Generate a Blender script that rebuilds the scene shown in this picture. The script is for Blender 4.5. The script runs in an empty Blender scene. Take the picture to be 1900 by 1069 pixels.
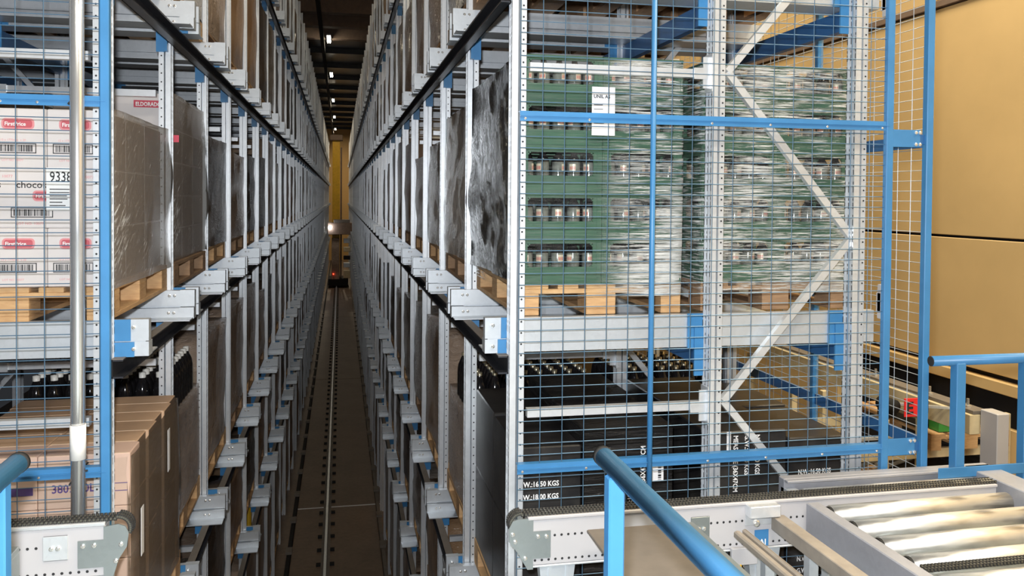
import bpy, math, random
from mathutils import Vector, Matrix, noise
random.seed(7)
PI = math.pi
sc = bpy.context.scene
col = sc.collection

# ------------------------------------------------------------------ camera
ZC = 5.8
YAW, PITCH, ROLL, FPX = math.radians(11.63), math.radians(1.2), 0.008, 1550.0
fw = Vector((math.sin(YAW) * math.cos(PITCH), math.cos(YAW) * math.cos(PITCH), -math.sin(PITCH)))
rt = Vector((math.cos(YAW), -math.sin(YAW), 0.0))
up = rt.cross(fw)
rt2 = rt * math.cos(ROLL) + up * math.sin(ROLL)
up2 = up * math.cos(ROLL) - rt * math.sin(ROLL)
cam_d = bpy.data.cameras.new('camera')
cam = bpy.data.objects.new('camera', cam_d)
col.objects.link(cam)
cam.matrix_world = Matrix(((rt2.x, up2.x, -fw.x, 0), (rt2.y, up2.y, -fw.y, 0), (rt2.z, up2.z, -fw.z, ZC), (0, 0, 0, 1)))
cam_d.sensor_width = 36.0
cam_d.lens = FPX / 1900 * 36.0
cam_d.shift_y = -(534.5 - 400.0) / 1900
cam_d.clip_start = 0.05
cam_d.clip_end = 300
sc.camera = cam

# ------------------------------------------------------------------ world, lights, exposure
w = bpy.data.worlds.new('world'); sc.world = w
w.use_nodes = True
w.node_tree.nodes['Background'].inputs[0].default_value = (0.75, 0.8, 0.9, 1)
w.node_tree.nodes['Background'].inputs[1].default_value = 0.03
vs = sc.view_settings
vs.view_transform = 'Standard'; vs.look = 'None'; vs.exposure = 0.0; vs.gamma = 1.0
vs.use_curve_mapping = False

def area_light(name, loc, size, power, color, rot=(0, 0, 0), size_y=None):
    d = bpy.data.lights.new(name, 'AREA'); d.energy = power; d.color = color
    d.shape = 'RECTANGLE'; d.size = size; d.size_y = size_y or size
    o = bpy.data.objects.new(name, d); o.location = loc; o.rotation_euler = rot; col.objects.link(o)
    return o
# camera flash, just above the lens
fd = bpy.data.lights.new('camera_flash', 'POINT'); fd.energy = 680; fd.color = (0.93, 0.96, 1.0); fd.shadow_soft_size = 0.035
fl = bpy.data.objects.new('camera_flash', fd); fl.location = (-0.05, 0.02, ZC + 0.13); col.objects.link(fl)
# hall lamps hanging over the platform and beside the right wall
area_light('hall_lamp', (0.6, -0.8, 11.2), 3.0, 420, (1.0, 0.90, 0.74), size_y=1.0)
area_light('hall_lamp', (4.4, 3.4, 11.2), 1.6, 760, (1.0, 0.87, 0.64), size_y=6.0)
area_light('hall_lamp', (4.4, 12.0, 11.2), 1.2, 300, (1.0, 0.86, 0.62), size_y=6.0)

# ------------------------------------------------------------------ mesh helpers
class MB:
    def __init__(s):
        s.v = []; s.f = []; s.m = []; s.mi = 0
    def add(s, vs_, fs):
        o = len(s.v); s.v += [tuple(p) for p in vs_]
        for f in fs:
            s.f.append(tuple(i + o for i in f)); s.m.append(s.mi)
        return s
    def box(s, x0, x1, y0, y1, z0, z1):
        if x0 > x1: x0, x1 = x1, x0
        if y0 > y1: y0, y1 = y1, y0
        if z0 > z1: z0, z1 = z1, z0
        return s.add([(x0, y0, z0), (x1, y0, z0), (x1, y1, z0), (x0, y1, z0), (x0, y0, z1), (x1, y0, z1), (x1, y1, z1), (x0, y1, z1)],
                     [(0, 3, 2, 1), (4, 5, 6, 7), (0, 1, 5, 4), (1, 2, 6, 5), (2, 3, 7, 6), (3, 0, 4, 7)])
    def bbox(s, x0, x1, y0, y1, z0, z1, b):
        """box with chamfered vertical and horizontal edges (bevel b)"""
        if x0 > x1: x0, x1 = x1, x0
        pts = []
        for z, i in ((z0, b), (z0 + b, 0), (z1 - b, 0), (z1, b)):
            a0, a1, c0, c1 = x0 + i, x1 - i, y0 + i, y1 - i
            pts += [(a0 + b, c0, z), (a1 - b, c0, z), (a1, c0 + b, z), (a1, c1 - b, z), (a1 - b, c1, z), (a0 + b, c1, z), (a0, c1 - b, z), (a0, c0 + b, z)]
        fs = [tuple(range(7, -1, -1)), tuple(range(24, 32))]
        for k in range(3):
            for i in range(8):
                j = (i + 1) % 8
                fs.append((k * 8 + i, k * 8 + j, k * 8 + 8 + j, k * 8 + 8 + i))
        return s.add(pts, fs)
    def prism(s, poly, axis, a, b):
        """poly 2D extruded from a to b. axis x: poly=(y,z); y: (x,z); z: (x,y)"""
        n = len(poly)
        def p(q, t):
            return (t, q[0], q[1]) if axis == 'x' else (q[0], t, q[1]) if axis == 'y' else (q[0], q[1], t)
        vs_ = [p(q, a) for q in poly] + [p(q, b) for q in poly]
        fs = [tuple(range(n - 1, -1, -1)), tuple(range(n, 2 * n))] + [(i, (i + 1) % n, n + (i + 1) % n, n + i) for i in range(n)]
        return s.add(vs_, fs)
    def tube(s, p0, p1, r, n=8, r1=None, caps=True):
        p0, p1 = Vector(p0), Vector(p1); d = (p1 - p0).normalized()
        a = d.orthogonal().normalized(); b = d.cross(a); r1 = r if r1 is None else r1
        vs_ = []
        for p, rr in ((p0, r), (p1, r1)):
            for i in range(n):
                t = 2 * PI * (i + 0.5) / n
                vs_.append(p + a * math.cos(t) * rr + b * math.sin(t) * rr)
        fs = [(i, (i + 1) % n, n + (i + 1) % n, n + i) for i in range(n)]
        if caps: fs += [tuple(range(n - 1, -1, -1)), tuple(range(n, 2 * n))]
        return s.add(vs_, fs)
    def lathe(s, prof, n=12, c=(0, 0, 0)):
        vs_ = []
        for r, z in prof:
            for i in range(n):
                t = 2 * PI * i / n
                vs_.append((c[0] + r * math.cos(t), c[1] + r * math.sin(t), c[2] + z))
        fs = []
        for k in range(len(prof) - 1):
            for i in range(n):
                j = (i + 1) % n
                fs.append((k * n + i, k * n + j, k * n + n + j, k * n + n + i))
        return s.add(vs_, fs)
    def bar(s, p0, p1, wdt, hgt, upv=(0, 0, 1)):
        """rectangular bar from p0 to p1"""
        p0, p1 = Vector(p0), Vector(p1); d = (p1 - p0).normalized(); u = Vector(upv)
        a = d.cross(u).normalized() * wdt / 2; b = a.cross(d).normalized() * hgt / 2
        vs_ = [p + q for p in (p0, p1) for q in (a + b, -a + b, -a - b, a - b)]
        return s.add(vs_, [(0, 1, 2, 3), (7, 6, 5, 4), (0, 4, 5, 1), (1, 5, 6, 2), (2, 6, 7, 3), (3, 7, 4, 0)])
    def mesh(s, name, mats, smooth=False):
        me = bpy.data.meshes.new(name)
        me.from_pydata(s.v, [], s.f)
        if not isinstance(mats, (list, tuple)): mats = [mats]
        for m in mats: me.materials.append(m)
        if len(mats) > 1: me.polygons.foreach_set('material_index', s.m)
        if smooth: me.polygons.foreach_set('use_smooth', [True] * len(me.polygons))
        me.update()
        return me

WL = {}
def put(name, me, parent=None, loc=(0, 0, 0), rot=None, scale=None, kind=None, label=None):
    """link a mesh object; loc is in world space, parents are never rotated"""
    o = bpy.data.objects.new(name, me); col.objects.link(o)
    l = Vector(loc); WL[o.name] = l.copy()
    if parent is not None:
        o.parent = parent; l = l - WL[parent.name]
    o.location = l
    if rot: o.rotation_euler = rot
    if scale: o.scale = scale
    if kind: o['kind'] = kind
    if label: o['label'] = label
    return o
def tag(o, label, cat, group=None):
    o['label'] = label; o['category'] = cat
    if group: o['group'] = group
    return o
def thing(name, label, cat, loc=(0, 0, 0), group=None):
    return tag(put(name, None, None, loc), label, cat, group)
def mb(): return MB()

# ------------------------------------------------------------------ materials
def newmat(name):
    m = bpy.data.materials.new(name); m.use_nodes = True
    nt = m.node_tree; b = nt.nodes['Principled BSDF']
    return m, nt, b
def L(nt, a, b): nt.links.new(a, b)
def tex(nt, kind='Object', scale=(1, 1, 1)):
    t = nt.nodes.new('ShaderNodeTexCoord'); mp = nt.nodes.new('ShaderNodeMapping')
    mp.inputs['Scale'].default_value = scale
    L(nt, t.outputs[kind], mp.inputs['Vector'])
    return mp.outputs['Vector']
def nz(nt, vec, scale, detail=3.0, rough=0.55, dist=0.0):
    n = nt.nodes.new('ShaderNodeTexNoise'); n.inputs['Scale'].default_value = scale; n.inputs['Detail'].default_value = detail
    n.inputs['Roughness'].default_value = rough; n.inputs['Distortion'].default_value = dist
    if vec is not None: L(nt, vec, n.inputs['Vector'])
    return n.outputs['Fac']
def ramp(nt, fac, stops):
    r = nt.nodes.new('ShaderNodeValToRGB'); L(nt, fac, r.inputs['Fac'])
    e = r.color_ramp.elements
    while len(e) < len(stops): e.new(0.5)
    for i, (p, c) in enumerate(stops):
        e[i].position = p; e[i].color = (c, c, c, 1) if isinstance(c, (int, float)) else (*c, 1)
    return r.outputs['Color']
def bump(nt, b, h, strength, dist=0.01):
    n = nt.nodes.new('ShaderNodeBump'); n.inputs['Strength'].default_value = strength; n.inputs['Distance'].default_value = dist
    L(nt, h, n.inputs['Height'])
    for k in b if isinstance(b, (list, tuple)) else [b]:
        L(nt, n.outputs['Normal'], k.inputs['Normal'])
    return n
def plain(name, c, rough=0.5, metal=0.0, var=0.12, vscale=8.0, bmp=0.0, spec=0.5, coat=0.0):
    m, nt, b = newmat(name)
    f = nz(nt, tex(nt), vscale, 4.0)
    lo = tuple(max(0, x * (1 - var)) for x in c); hi = tuple(min(1, x * (1 + var)) for x in c)
    L(nt, ramp(nt, f, [(0.3, lo), (0.7, hi)]), b.inputs['Base Color'])
    b.inputs['Roughness'].default_value = rough; b.inputs['Metallic'].default_value = metal
    b.inputs['Specular IOR Level'].default_value = spec; b.inputs['Coat Weight'].default_value = coat
    if bmp: bump(nt, b, f, bmp)
    return m
M = {}
# galvanised steel with a soft spangle
def galv(name, c, metal, rough):
    m, nt, b = newmat(name); v = tex(nt)
    vo = nt.nodes.new('ShaderNodeTexVoronoi'); vo.inputs['Scale'].default_value = 55; L(nt, v, vo.inputs['Vector'])
    f2 = nz(nt, v, 3.0, 3.0)
    mx = nt.nodes.new('ShaderNodeMix'); mx.data_type = 'FLOAT'; mx.inputs[0].default_value = 0.85
    L(nt, vo.outputs['Color'], mx.inputs[2]); L(nt, f2, mx.inputs[3])
    lo = tuple(x * 0.82 for x in c); hi = tuple(min(1, x * 1.12) for x in c)
    L(nt, ramp(nt, mx.outputs[0], [(0.2, lo), (0.8, hi)]), b.inputs['Base Color'])
    b.inputs['Metallic'].default_value = metal; b.inputs['Roughness'].default_value = rough
    return m
M['galv'] = galv('galvanised', (0.62, 0.66, 0.70), 0.5, 0.38)
M['galv_bright'] = galv('galvanised_bright', (0.78, 0.81, 0.84), 0.55, 0.36)
M['galv_frame'] = galv('galvanised_frame', (0.36, 0.37, 0.41), 0.35, 0.5)
M['galv_dust'] = plain('dust_covered_steel', (0.33, 0.29, 0.245), 0.55, 0.25, 0.2, 7)
M['galv_plate'] = galv('galvanised_plate', (0.36, 0.40, 0.40), 0.7, 0.42)
M['beam_dusty'] = plain('dusty_steel', (0.19, 0.165, 0.14), 0.65, 0.2)
M['beam_dark'] = plain('dark_steel', (0.035, 0.037, 0.045), 0.4, 0.4)
M['blue'] = plain('blue_paint', (0.05, 0.205, 0.43), 0.38, 0.0, 0.10, 5.0)
M['blue_dark'] = plain('blue_paint_deep', (0.03, 0.12, 0.30), 0.4, 0.0, 0.1)
M['wire'] = plain('blue_wire', (0.10, 0.19, 0.29), 0.4, 0.3, 0.1)
M['wire_steel'] = plain('steel_wire', (0.40, 0.44, 0.48), 0.4, 0.5, 0.1)
M['hole'] = plain('punched_hole', (0.02, 0.02, 0.022), 0.8)
M['bolt'] = plain('zinc_bolt', (0.82, 0.82, 0.8), 0.25, 0.8, 0.05)
M['white'] = plain('white_lacquer', (0.47, 0.46, 0.47), 0.4, 0.0, 0.05, 2.0)
M['chain'] = plain('oiled_chain', (0.05, 0.048, 0.046), 0.4, 0.5, 0.3, 60)
M['chainpin'] = plain('chain_pin', (0.22, 0.21, 0.17), 0.35, 0.8)
M['rubber'] = plain('black_rubber', (0.02, 0.02, 0.02), 0.75, spec=0.2)
M['paper'] = plain('label_paper', (0.83, 0.83, 0.84), 0.6, 0, 0.04)
M['ink'] = plain('black_ink', (0.02, 0.02, 0.025), 0.6, 0, 0.0)
M['ink_red'] = plain('red_ink', (0.55, 0.05, 0.09), 0.5, 0, 0.05)
M['ink_rose'] = plain('rose_ink', (0.55, 0.10, 0.13), 0.5, 0, 0.05)
M['ink_pink'] = plain('pale_red_ink', (0.72, 0.28, 0.30), 0.5, 0, 0.05)
M['ink_white'] = plain('white_ink', (0.85, 0.85, 0.85), 0.5, 0, 0.02)
M['ink_purple'] = plain('purple_ink', (0.10, 0.06, 0.22), 0.5, 0, 0.05)
M['pvc'] = plain('white_sleeve', (0.85, 0.84, 0.80), 0.4, 0, 0.03)
M['yellow'] = plain('yellow_paint', (0.80, 0.47, 0.03), 0.45, 0, 0.1)
M['cap'] = plain('bottle_cap', (0.45, 0.40, 0.28), 0.3, 0.7)
M['capwhite'] = plain('white_cap', (0.78, 0.76, 0.70), 0.35)
M['red'] = plain('red_sign', (0.85, 0.03, 0.03), 0.5, 0, 0.03)
M['greengoods'] = plain('green_packaging', (0.05, 0.3, 0.06), 0.4)
M['cream'] = plain('cream_paint', (0.66, 0.55, 0.34), 0.5)
def wood(name, a, b_):
    m, nt, b = newmat(name)
    f = nz(nt, tex(nt, 'Object', (3, 3, 18)), 3.0, 5.0, 0.6, 0.6)
    g = nz(nt, tex(nt, 'Object', (1, 1, 1)), 1.7, 3.0)
    mx = nt.nodes.new('ShaderNodeMix'); mx.data_type = 'FLOAT'; mx.inputs[0].default_value = 0.5
    L(nt, f, mx.inputs[2]); L(nt, g, mx.inputs[3])
    L(nt, ramp(nt, mx.outputs[0], [(0.33, a), (0.66, b_)]), b.inputs['Base Color']); b.inputs['Roughness'].default_value = 0.75
    bump(nt, b, f, 0.25, 0.004)
    return m
M['wood'] = wood('pallet_wood', (0.36, 0.20, 0.09), (0.68, 0.44, 0.22))
M['wood_old'] = wood('weathered_pallet_wood', (0.20, 0.12, 0.07), (0.42, 0.26, 0.14))
M['crate'] = plain('green_crate_plastic', (0.038, 0.098, 0.062), 0.42, 0, 0.14, 6.0)
M['glass'] = plain('dark_bottle_glass', (0.12, 0.13, 0.12), 0.12, 0, 0.5, 30)
M['glass_black'] = plain('black_bottle', (0.010, 0.009, 0.010), 0.1, 0, 0.1)
def bottle_label():
    """silver paper with a band of red lettering"""
    m, nt, b = newmat('beer_label')
    t = nt.nodes.new('ShaderNodeTexCoord'); sp = nt.nodes.new('ShaderNodeSeparateXYZ'); L(nt, t.outputs['Object'], sp.inputs[0])
    wv = nt.nodes.new('ShaderNodeTexWave'); wv.inputs['Scale'].default_value = 46; wv.inputs['Distortion'].default_value = 2.5; wv.inputs['Detail Scale'].default_value = 60
    L(nt, t.outputs['Object'], wv.inputs['Vector'])
    bars = ramp(nt, wv.outputs['Fac'], [(0.40, 0.0), (0.55, 1.0)])
    band = ramp(nt, sp.outputs['Z'], [(0.099, 0.0), (0.1005, 1.0), (0.1155, 1.0), (0.117, 0.0)])
    mu = nt.nodes.new('ShaderNodeMath'); mu.operation = 'MULTIPLY'; L(nt, bars, mu.inputs[0]); L(nt, band, mu.inputs[1])
    L(nt, ramp(nt, mu.outputs[0], [(0.0, (0.52, 0.48, 0.38)), (1.0, (0.42, 0.03, 0.04))]), b.inputs['Base Color'])
    b.inputs['Roughness'].default_value = 0.4; b.inputs['Metallic'].default_value = 0.2
    return m
M['beerlabel'] = bottle_label()
M['carton_white'] = plain('white_carton', (0.68, 0.63, 0.63), 0.6, 0, 0.05, 3.0)
M['carton_brown'] = plain('brown_carton', (0.50, 0.33, 0.21), 0.7, 0, 0.10, 4.0)
M['carton_pink'] = plain('pale_carton', (0.58, 0.41, 0.33), 0.7, 0, 0.08, 4.0)
M['shaded_side'] = plain('shaded_carton_side', (0.17, 0.12, 0.085), 0.5, 0, 0.15, 3.0)  # carton sides darkened in colour for the grazing flash and film reflection
M['lit_edge'] = plain('carton_lit_edge', (0.70, 0.55, 0.40), 0.35, 0, 0.05)
def black_carton():
    m, nt, b = newmat('black_carton')
    f = nz(nt, tex(nt), 5.0, 4.0)
    L(nt, ramp(nt, f, [(0.35, (0.010, 0.010, 0.012)), (0.75, (0.05, 0.046, 0.042))]), b.inputs['Base Color'])
    b.inputs['Roughness'].default_value = 0.32
    bump(nt, b, nz(nt, tex(nt, 'Object', (1, 1, 4)), 5, 3), 0.15, 0.01)
    return m
M['carton_black'] = black_carton()
def film(name, sc_, lo, hi, cut, rough=0.3, bstr=0.8, tint=(0.92, 0.94, 0.93), gates=(), under=None, rot=None):
    """clear stretch film: see-through with glossy creases, whitened to paint in flash glare; gates = (axis, a, b): where wind and glare thicken"""
    m, nt, b = newmat(name)
    v = tex(nt, 'Object', sc_)
    if rot:
        pre = nt.nodes.new('ShaderNodeMapping'); pre.inputs['Rotation'].default_value = rot
        mp = v.node; src = mp.inputs['Vector'].links[0].from_socket
        L(nt, src, pre.inputs['Vector']); L(nt, pre.outputs['Vector'], mp.inputs['Vector'])
    f = nz(nt, v, 4.0, 6.0, 0.68, 0.5)
    g = nz(nt, tex(nt), 2.2, 2.0)
    ad = nt.nodes.new('ShaderNodeMath'); ad.operation = 'MULTIPLY_ADD'; ad.inputs[1].default_value = 0.4
    L(nt, g, ad.inputs[0]); L(nt, f, ad.inputs[2])
    fac = ramp(nt, ad.outputs[0], [(cut - 0.04, lo), (cut + 0.10, hi)])
    if gates:
        tc = nt.nodes.new('ShaderNodeTexCoord'); sp = nt.nodes.new('ShaderNodeSeparateXYZ'); L(nt, tc.outputs['Object'], sp.inputs[0])
        tot = None
        for ax, p, q in gates:
            mr = nt.nodes.new('ShaderNodeMapRange'); mr.interpolation_type = 'SMOOTHSTEP'
            mr.inputs[1].default_value = p; mr.inputs[2].default_value = q; mr.inputs[3].default_value = 0.0 if p < q else 1.0; mr.inputs[4].default_value = 1.0 if p < q else 0.0
            if p > q: mr.inputs[1].default_value, mr.inputs[2].default_value = q, p
            L(nt, sp.outputs['XYZ'.index(ax)], mr.inputs[0])
            if tot is None: tot = mr.outputs[0]
            else:
                mm = nt.nodes.new('ShaderNodeMath'); mm.operation = 'MAXIMUM'; L(nt, tot, mm.inputs[0]); L(nt, mr.outputs[0], mm.inputs[1]); tot = mm.outputs[0]
        k = nt.nodes.new('ShaderNodeMath'); k.operation = 'MULTIPLY_ADD'; k.inputs[1].default_value = 0.93; k.inputs[2].default_value = 0.07; L(nt, tot, k.inputs[0])
        mu = nt.nodes.new('ShaderNodeMath'); mu.operation = 'MULTIPLY'; L(nt, fac, mu.inputs[0]); L(nt, k.outputs[0], mu.inputs[1]); fac = mu.outputs[0]
    tr = nt.nodes.new('ShaderNodeBsdfTransparent'); tr.inputs[0].default_value = (0.97, 0.98, 0.97, 1)
    mx = nt.nodes.new('ShaderNodeMixShader'); L(nt, fac, mx.inputs[0]); L(nt, tr.outputs[0], mx.inputs[1]); L(nt, b.outputs[0], mx.inputs[2])
    b.inputs['Base Color'].default_value = (*tint, 1); b.inputs['Roughness'].default_value = rough
    if under: L(nt, ramp(nt, ad.outputs[0], [(cut - 0.02, under), (cut + 0.12, tint)]), b.inputs['Base Color'])
    b.inputs['Specular IOR Level'].default_value = 0.9; b.inputs['Metallic'].default_value = 0.08
    bump(nt, b, f, bstr, 0.03)
    out = [n for n in nt.nodes if n.type == 'OUTPUT_MATERIAL'][0]
    L(nt, mx.outputs[0], out.inputs[0])
    return m
M['film_h'] = film('stretch_film_horizontal', (1.4, 1.4, 30), 0.03, 0.92, 0.705)
M['film_a'] = film('stretch_film_aisle', (1.3, 1.3, 30), 0.02, 0.95, 0.67, gates=(('X', 0.36, 0.62), ('Y', 0.75, 1.15)))
M['film_light'] = film('stretch_film_thin', (1.0, 1.0, 12), 0.01, 0.4, 0.90)
M['film_d'] = film('stretch_film_crumpled', (2, 2.2, 18), 0.02, 0.85, 0.69, 0.2, gates=(('Y', 0.55, 1.15),))
M['film_s'] = film('stretch_film_shaded_side', (1, 3, 20), 0.66, 0.95, 0.80, 0.22, gates=(('X', 0.765, 0.785),), under=(0.33, 0.28, 0.24), rot=(-0.6, 0, 0))  # aisle side tinted brown-grey to paint in its shade and reflections
M['film_s2'] = film('stretch_film_shaded_side_brown', (1, 3, 12), 0.75, 0.9, 0.92, 0.2, gates=(('X', 0.79, 0.80),), under=(0.20, 0.145, 0.10))  # brown tint paints the dark reflection on the aisle side
M['film_b'] = film('shrink_film', (5, 5, 5), 0.01, 0.35, 0.84, 0.15)
def wrapped(name, c1, c2, sc_=(2.5, 2.5, 4), bstr=0.35, rough=0.14, coat=0.28):
    """goods seen through tight film: coloured underneath, glossy creased coat"""
    m, nt, b = newmat(name)
    big = nz(nt, tex(nt), 1.6, 3.0)
    L(nt, ramp(nt, big, [(0.35, c1), (0.65, c2)]), b.inputs['Base Color'])
    b.inputs['Roughness'].default_value = 0.7; b.inputs['Specular IOR Level'].default_value = 0.15
    b.inputs['Coat Weight'].default_value = coat; b.inputs['Coat Roughness'].default_value = rough
    f = nz(nt, tex(nt, 'Object', sc_), 3.2, 5.0, 0.6, 1.2)
    n = bump(nt, b, f, bstr, 0.06)
    L(nt, n.outputs['Normal'], b.inputs['Coat Normal'])
    return m
M['w_brown'] = wrapped('wrapped_brown', (0.25, 0.18, 0.13), (0.46, 0.345, 0.26), (3, 3, 5), 0.6, 0.14, 0.45)
M['w_dark'] = wrapped('wrapped_dark', (0.055, 0.038, 0.027), (0.17, 0.12, 0.085), (2, 2, 6), 0.6)
M['w_grey'] = wrapped('wrapped_grey', (0.20, 0.17, 0.145), (0.56, 0.51, 0.46), (4, 4, 4), 1.0, 0.2, 0.8)
M['w_tan'] = wrapped('wrapped_tan', (0.22, 0.13, 0.07), (0.40, 0.26, 0.15))
M['w_white'] = wrapped('wrapped_white', (0.48, 0.46, 0.46), (0.68, 0.66, 0.66), (2, 2, 3), 0.6)
M['w_black'] = wrapped('wrapped_black', (0.008, 0.008, 0.009), (0.03, 0.028, 0.027), (1, 1, 12), 0.9, 0.12)
M['w_darkening'] = wrapped('darkening_black', (0.010, 0.010, 0.010), (0.05, 0.046, 0.04), (2, 4, 12), 1.0, 0.16, 1.0)
def steel_roller():
    m, nt, b = newmat('worn_roller_steel')
    f = nz(nt, tex(nt, 'Object', (2.2, 9, 9)), 2.0, 3.0)
    L(nt, ramp(nt, f, [(0.4, (0.62, 0.60, 0.56)), (0.6, (0.80, 0.78, 0.72))]), b.inputs['Base Color'])
    L(nt, ramp(nt, f, [(0.42, 0.28), (0.58, 0.5)]), b.inputs['Roughness'])
    b.inputs['Metallic'].default_value = 0.85
    return m
M['roller'] = steel_roller()
M['tube_steel'] = plain('bright_tube', (0.66, 0.67, 0.68), 0.22, 0.75, 0.06)
M['wall'] = plain('tan_wall_panel', (0.66, 0.46, 0.21), 0.5, 0, 0.06, 1.2)
M['wall_end'] = plain('tan_end_wall', (0.62, 0.38, 0.14), 0.6, 0, 0.06, 0.5)
M['black'] = plain('black_void', (0.006, 0.006, 0.007), 0.8)
M['ceil'] = plain('dark_corrugated_ceiling', (0.004, 0.0035, 0.003), 0.3, 0.0, spec=0.35)
M['joist'] = plain('brown_joist', (0.20, 0.135, 0.095), 0.6)
def floor_mat():
    m, nt, b = newmat('aisle_concrete')
    f = nz(nt, tex(nt), 0.9, 6.0, 0.65); g = nz(nt, tex(nt), 14, 3.0)
    mx = nt.nodes.new('ShaderNodeMix'); mx.data_type = 'FLOAT'; mx.inputs[0].default_value = 0.35
    L(nt, f, mx.inputs[2]); L(nt, g, mx.inputs[3])
    L(nt, ramp(nt, mx.outputs[0], [(0.3, (0.13, 0.085, 0.055)), (0.7, (0.24, 0.165, 0.11))]), b.inputs['Base Color'])
    b.inputs['Roughness'].default_value = 0.55
    return m
M['floor'] = floor_mat()
def emit(name, c, s):
    m, nt, b = newmat(name)
    b.inputs['Emission Color'].default_value = (*c, 1); b.inputs['Emission Strength'].default_value = s
    b.inputs['Base Color'].default_value = (*c, 1)
    return m
M['lamp'] = emit('lit_tube', (1.0, 0.93, 0.75), 40)
M['lampblue'] = emit('lit_headlamp', (0.85, 0.9, 1.0), 60)
M['redlamp'] = emit('lit_red_lamp', (1.0, 0.05, 0.02), 6)

# ------------------------------------------------------------------ setting
END = 78.0
fl_ = put('floor', mb().box(-9, 8, -6, END + 1, -0.3, 0).mesh('floor', M['floor'])); fl_['kind'] = 'structure'
put('floor_joint', mb().box(-0.78, 0.86, 15.82, 15.86, 0, 0.004).mesh('joint', M['paper']), fl_)
for yj in (27.0, 41.0):
    put('floor_joint', mb().box(-0.78, 0.86, yj, yj + 0.03, 0, 0.004).mesh('joint', M['joist']), fl_)
ce = put('ceiling', mb().box(-9, 8, -6, END + 1, 12.0, 12.3).mesh('ceiling', M['ceil'])); ce['kind'] = 'structure'
jm = mb().box(-6.5, 6.2, -0.2, 0.2, 11.55, 12.0).mesh('joist', M['joist'])
for y in (7, 11, 15, 19, 23, 27.0, 29.2, 31.4):
    put('joist', jm, ce, (0, y, 0))
jm = mb().box(-6.5, 6.2, -0.06, 0.06, 11.8, 12.0).mesh('joist', M['ceil'])
for y in range(36, 77, 4): put('joist', jm, ce, (0, y, 0))
we = put('wall_end', mb().box(-9, 8, END, END + 0.3, 0, 12).mesh('wall_end', M['wall_end'])); we['kind'] = 'structure'
wr = put('wall_right', mb().box(6.06, 6.4, -6, END, 0, 12).mesh('wall_right', M['black'])); wr['kind'] = 'structure'
# sandwich panels with open joints, gap above the conveyor hatch
for z0, z1 in ((4.19, 5.44), (5.465, 7.77), (7.86, 9.4), (9.43, 12.0)):
    for y0, y1 in ((-5.9, 12.0), (12.02, 30.0)):
        put('panel', mb().bbox(6.0, 6.06, y0, y1, z0, z1, 0.006).mesh('panel', M['wall']), wr)
put('panel', mb().bbox(5.97, 6.06, -5.9, 30, 7.78, 7.85, 0.006).mesh('panel_strip', M['joist']), wr)
put('panel', mb().bbox(5.96, 6.06, -5.9, 30, 4.03, 4.14, 0.006).mesh('panel_low', M['wall']), wr)
for y0, y1 in ((-5.9, 6.85), (9.2, 18), (18.02, 30)):
    put('panel', mb().bbox(6.0, 6.06, y0, y1, 0.0, 3.72, 0.006).mesh('panel', M['wall']), wr)

# ------------------------------------------------------------------ storage racks
T = {'ground': 0.15, 'low': 2.30, 'lower': 3.605, 'middle': 5.255, 'upper': 6.905, 'top': 8.555}
RAILH = 0.155
TOPZ = 10.5
NB = 55
class Side: pass
def side(sgn, face, y0, S, prot):
    s = Side(); s.g = sgn; s.face = face; s.y0 = y0; s.S = S; s.prot = prot
    s.X = lambda d: sgn * (face + d)          # d metres behind the aisle face
    s.Y = lambda k: y0 + S * k
    return s
RR = side(1, 0.74, 3.62, 1.315, 0.095)
LL = side(-1, 0.955, 3.80, 1.31, 0.135)
def upright_mesh(g):
    prof = [(0, 0), (0.028, 0), (0.028, 0.05), (0.038, 0.05), (0.038, 0), (0.063, 0), (0.063, 0.03), (0.072, 0.03), (0.072, 0.075), (0, 0.075),
            (0, 0.068), (0.022, 0.068), (0.022, 0.045), (0.003, 0.045), (0.003, 0.038), (0.022, 0.038), (0.022, 0.012), (0, 0.012)]
    prof = [(g * x, y) for x, y in prof]
    if g < 0: prof = prof[::-1]
    return mb().prism(prof, 'z', 0, TOPZ).mesh('upright', M['galv_bright'])
def rail_mesh(g, face, prot, dirn, xend):
    """dirn -1: hangs on the front of an upright; +1: on its back. origin at upright front-aisle corner, z at rail top"""
    m = mb()
    x0, x1 = g * -prot, g * (xend - face)
    if dirn < 0: yu, yl, yw = (-0.052, -0.012), (-0.078, -0.012), (-0.03, -0.012)
    else: yu, yl, yw = (0.087, 0.127), (0.087, 0.153), (0.087, 0.105)
    m.box(x0, x1, *yu, -0.088, 0); m.box(x0, x1, *yl, -RAILH, -0.098); m.box(x0 + g * 0.01, x1, *yw, -0.1, -0.08)
    # inner track flange for the shuttle
    m.box(x0, x1, *((-0.2, -0.012) if dirn < 0 else (0.087, 0.275)), -RAILH - 0.001, -RAILH + 0.005)
    # folded end sleeve
    e = 0.003
    m.box(x0 - g * e, x0 + g * 0.075, yu[0] - e, yu[1] + e, -0.088 - e, e); m.box(x0 - g * e, x0 + g * 0.075, yl[0] - e, yl[1] + e, -RAILH - e, -0.098 + e)
    return m.mesh('rail', M['galv'])
def holes_mesh(g, x, z0, z1, pitch=0.05, r=0.0045):
    m = mb(); z = z0
    while z < z1:
        m.add([(g * x + r * math.cos(t * PI / 4), -0.0012, z + r * math.sin(t * PI / 4)) for t in range(8)], [tuple(range(8)) if True else None]); z += pitch
    return m.mesh('holes', M['hole'])
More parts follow.
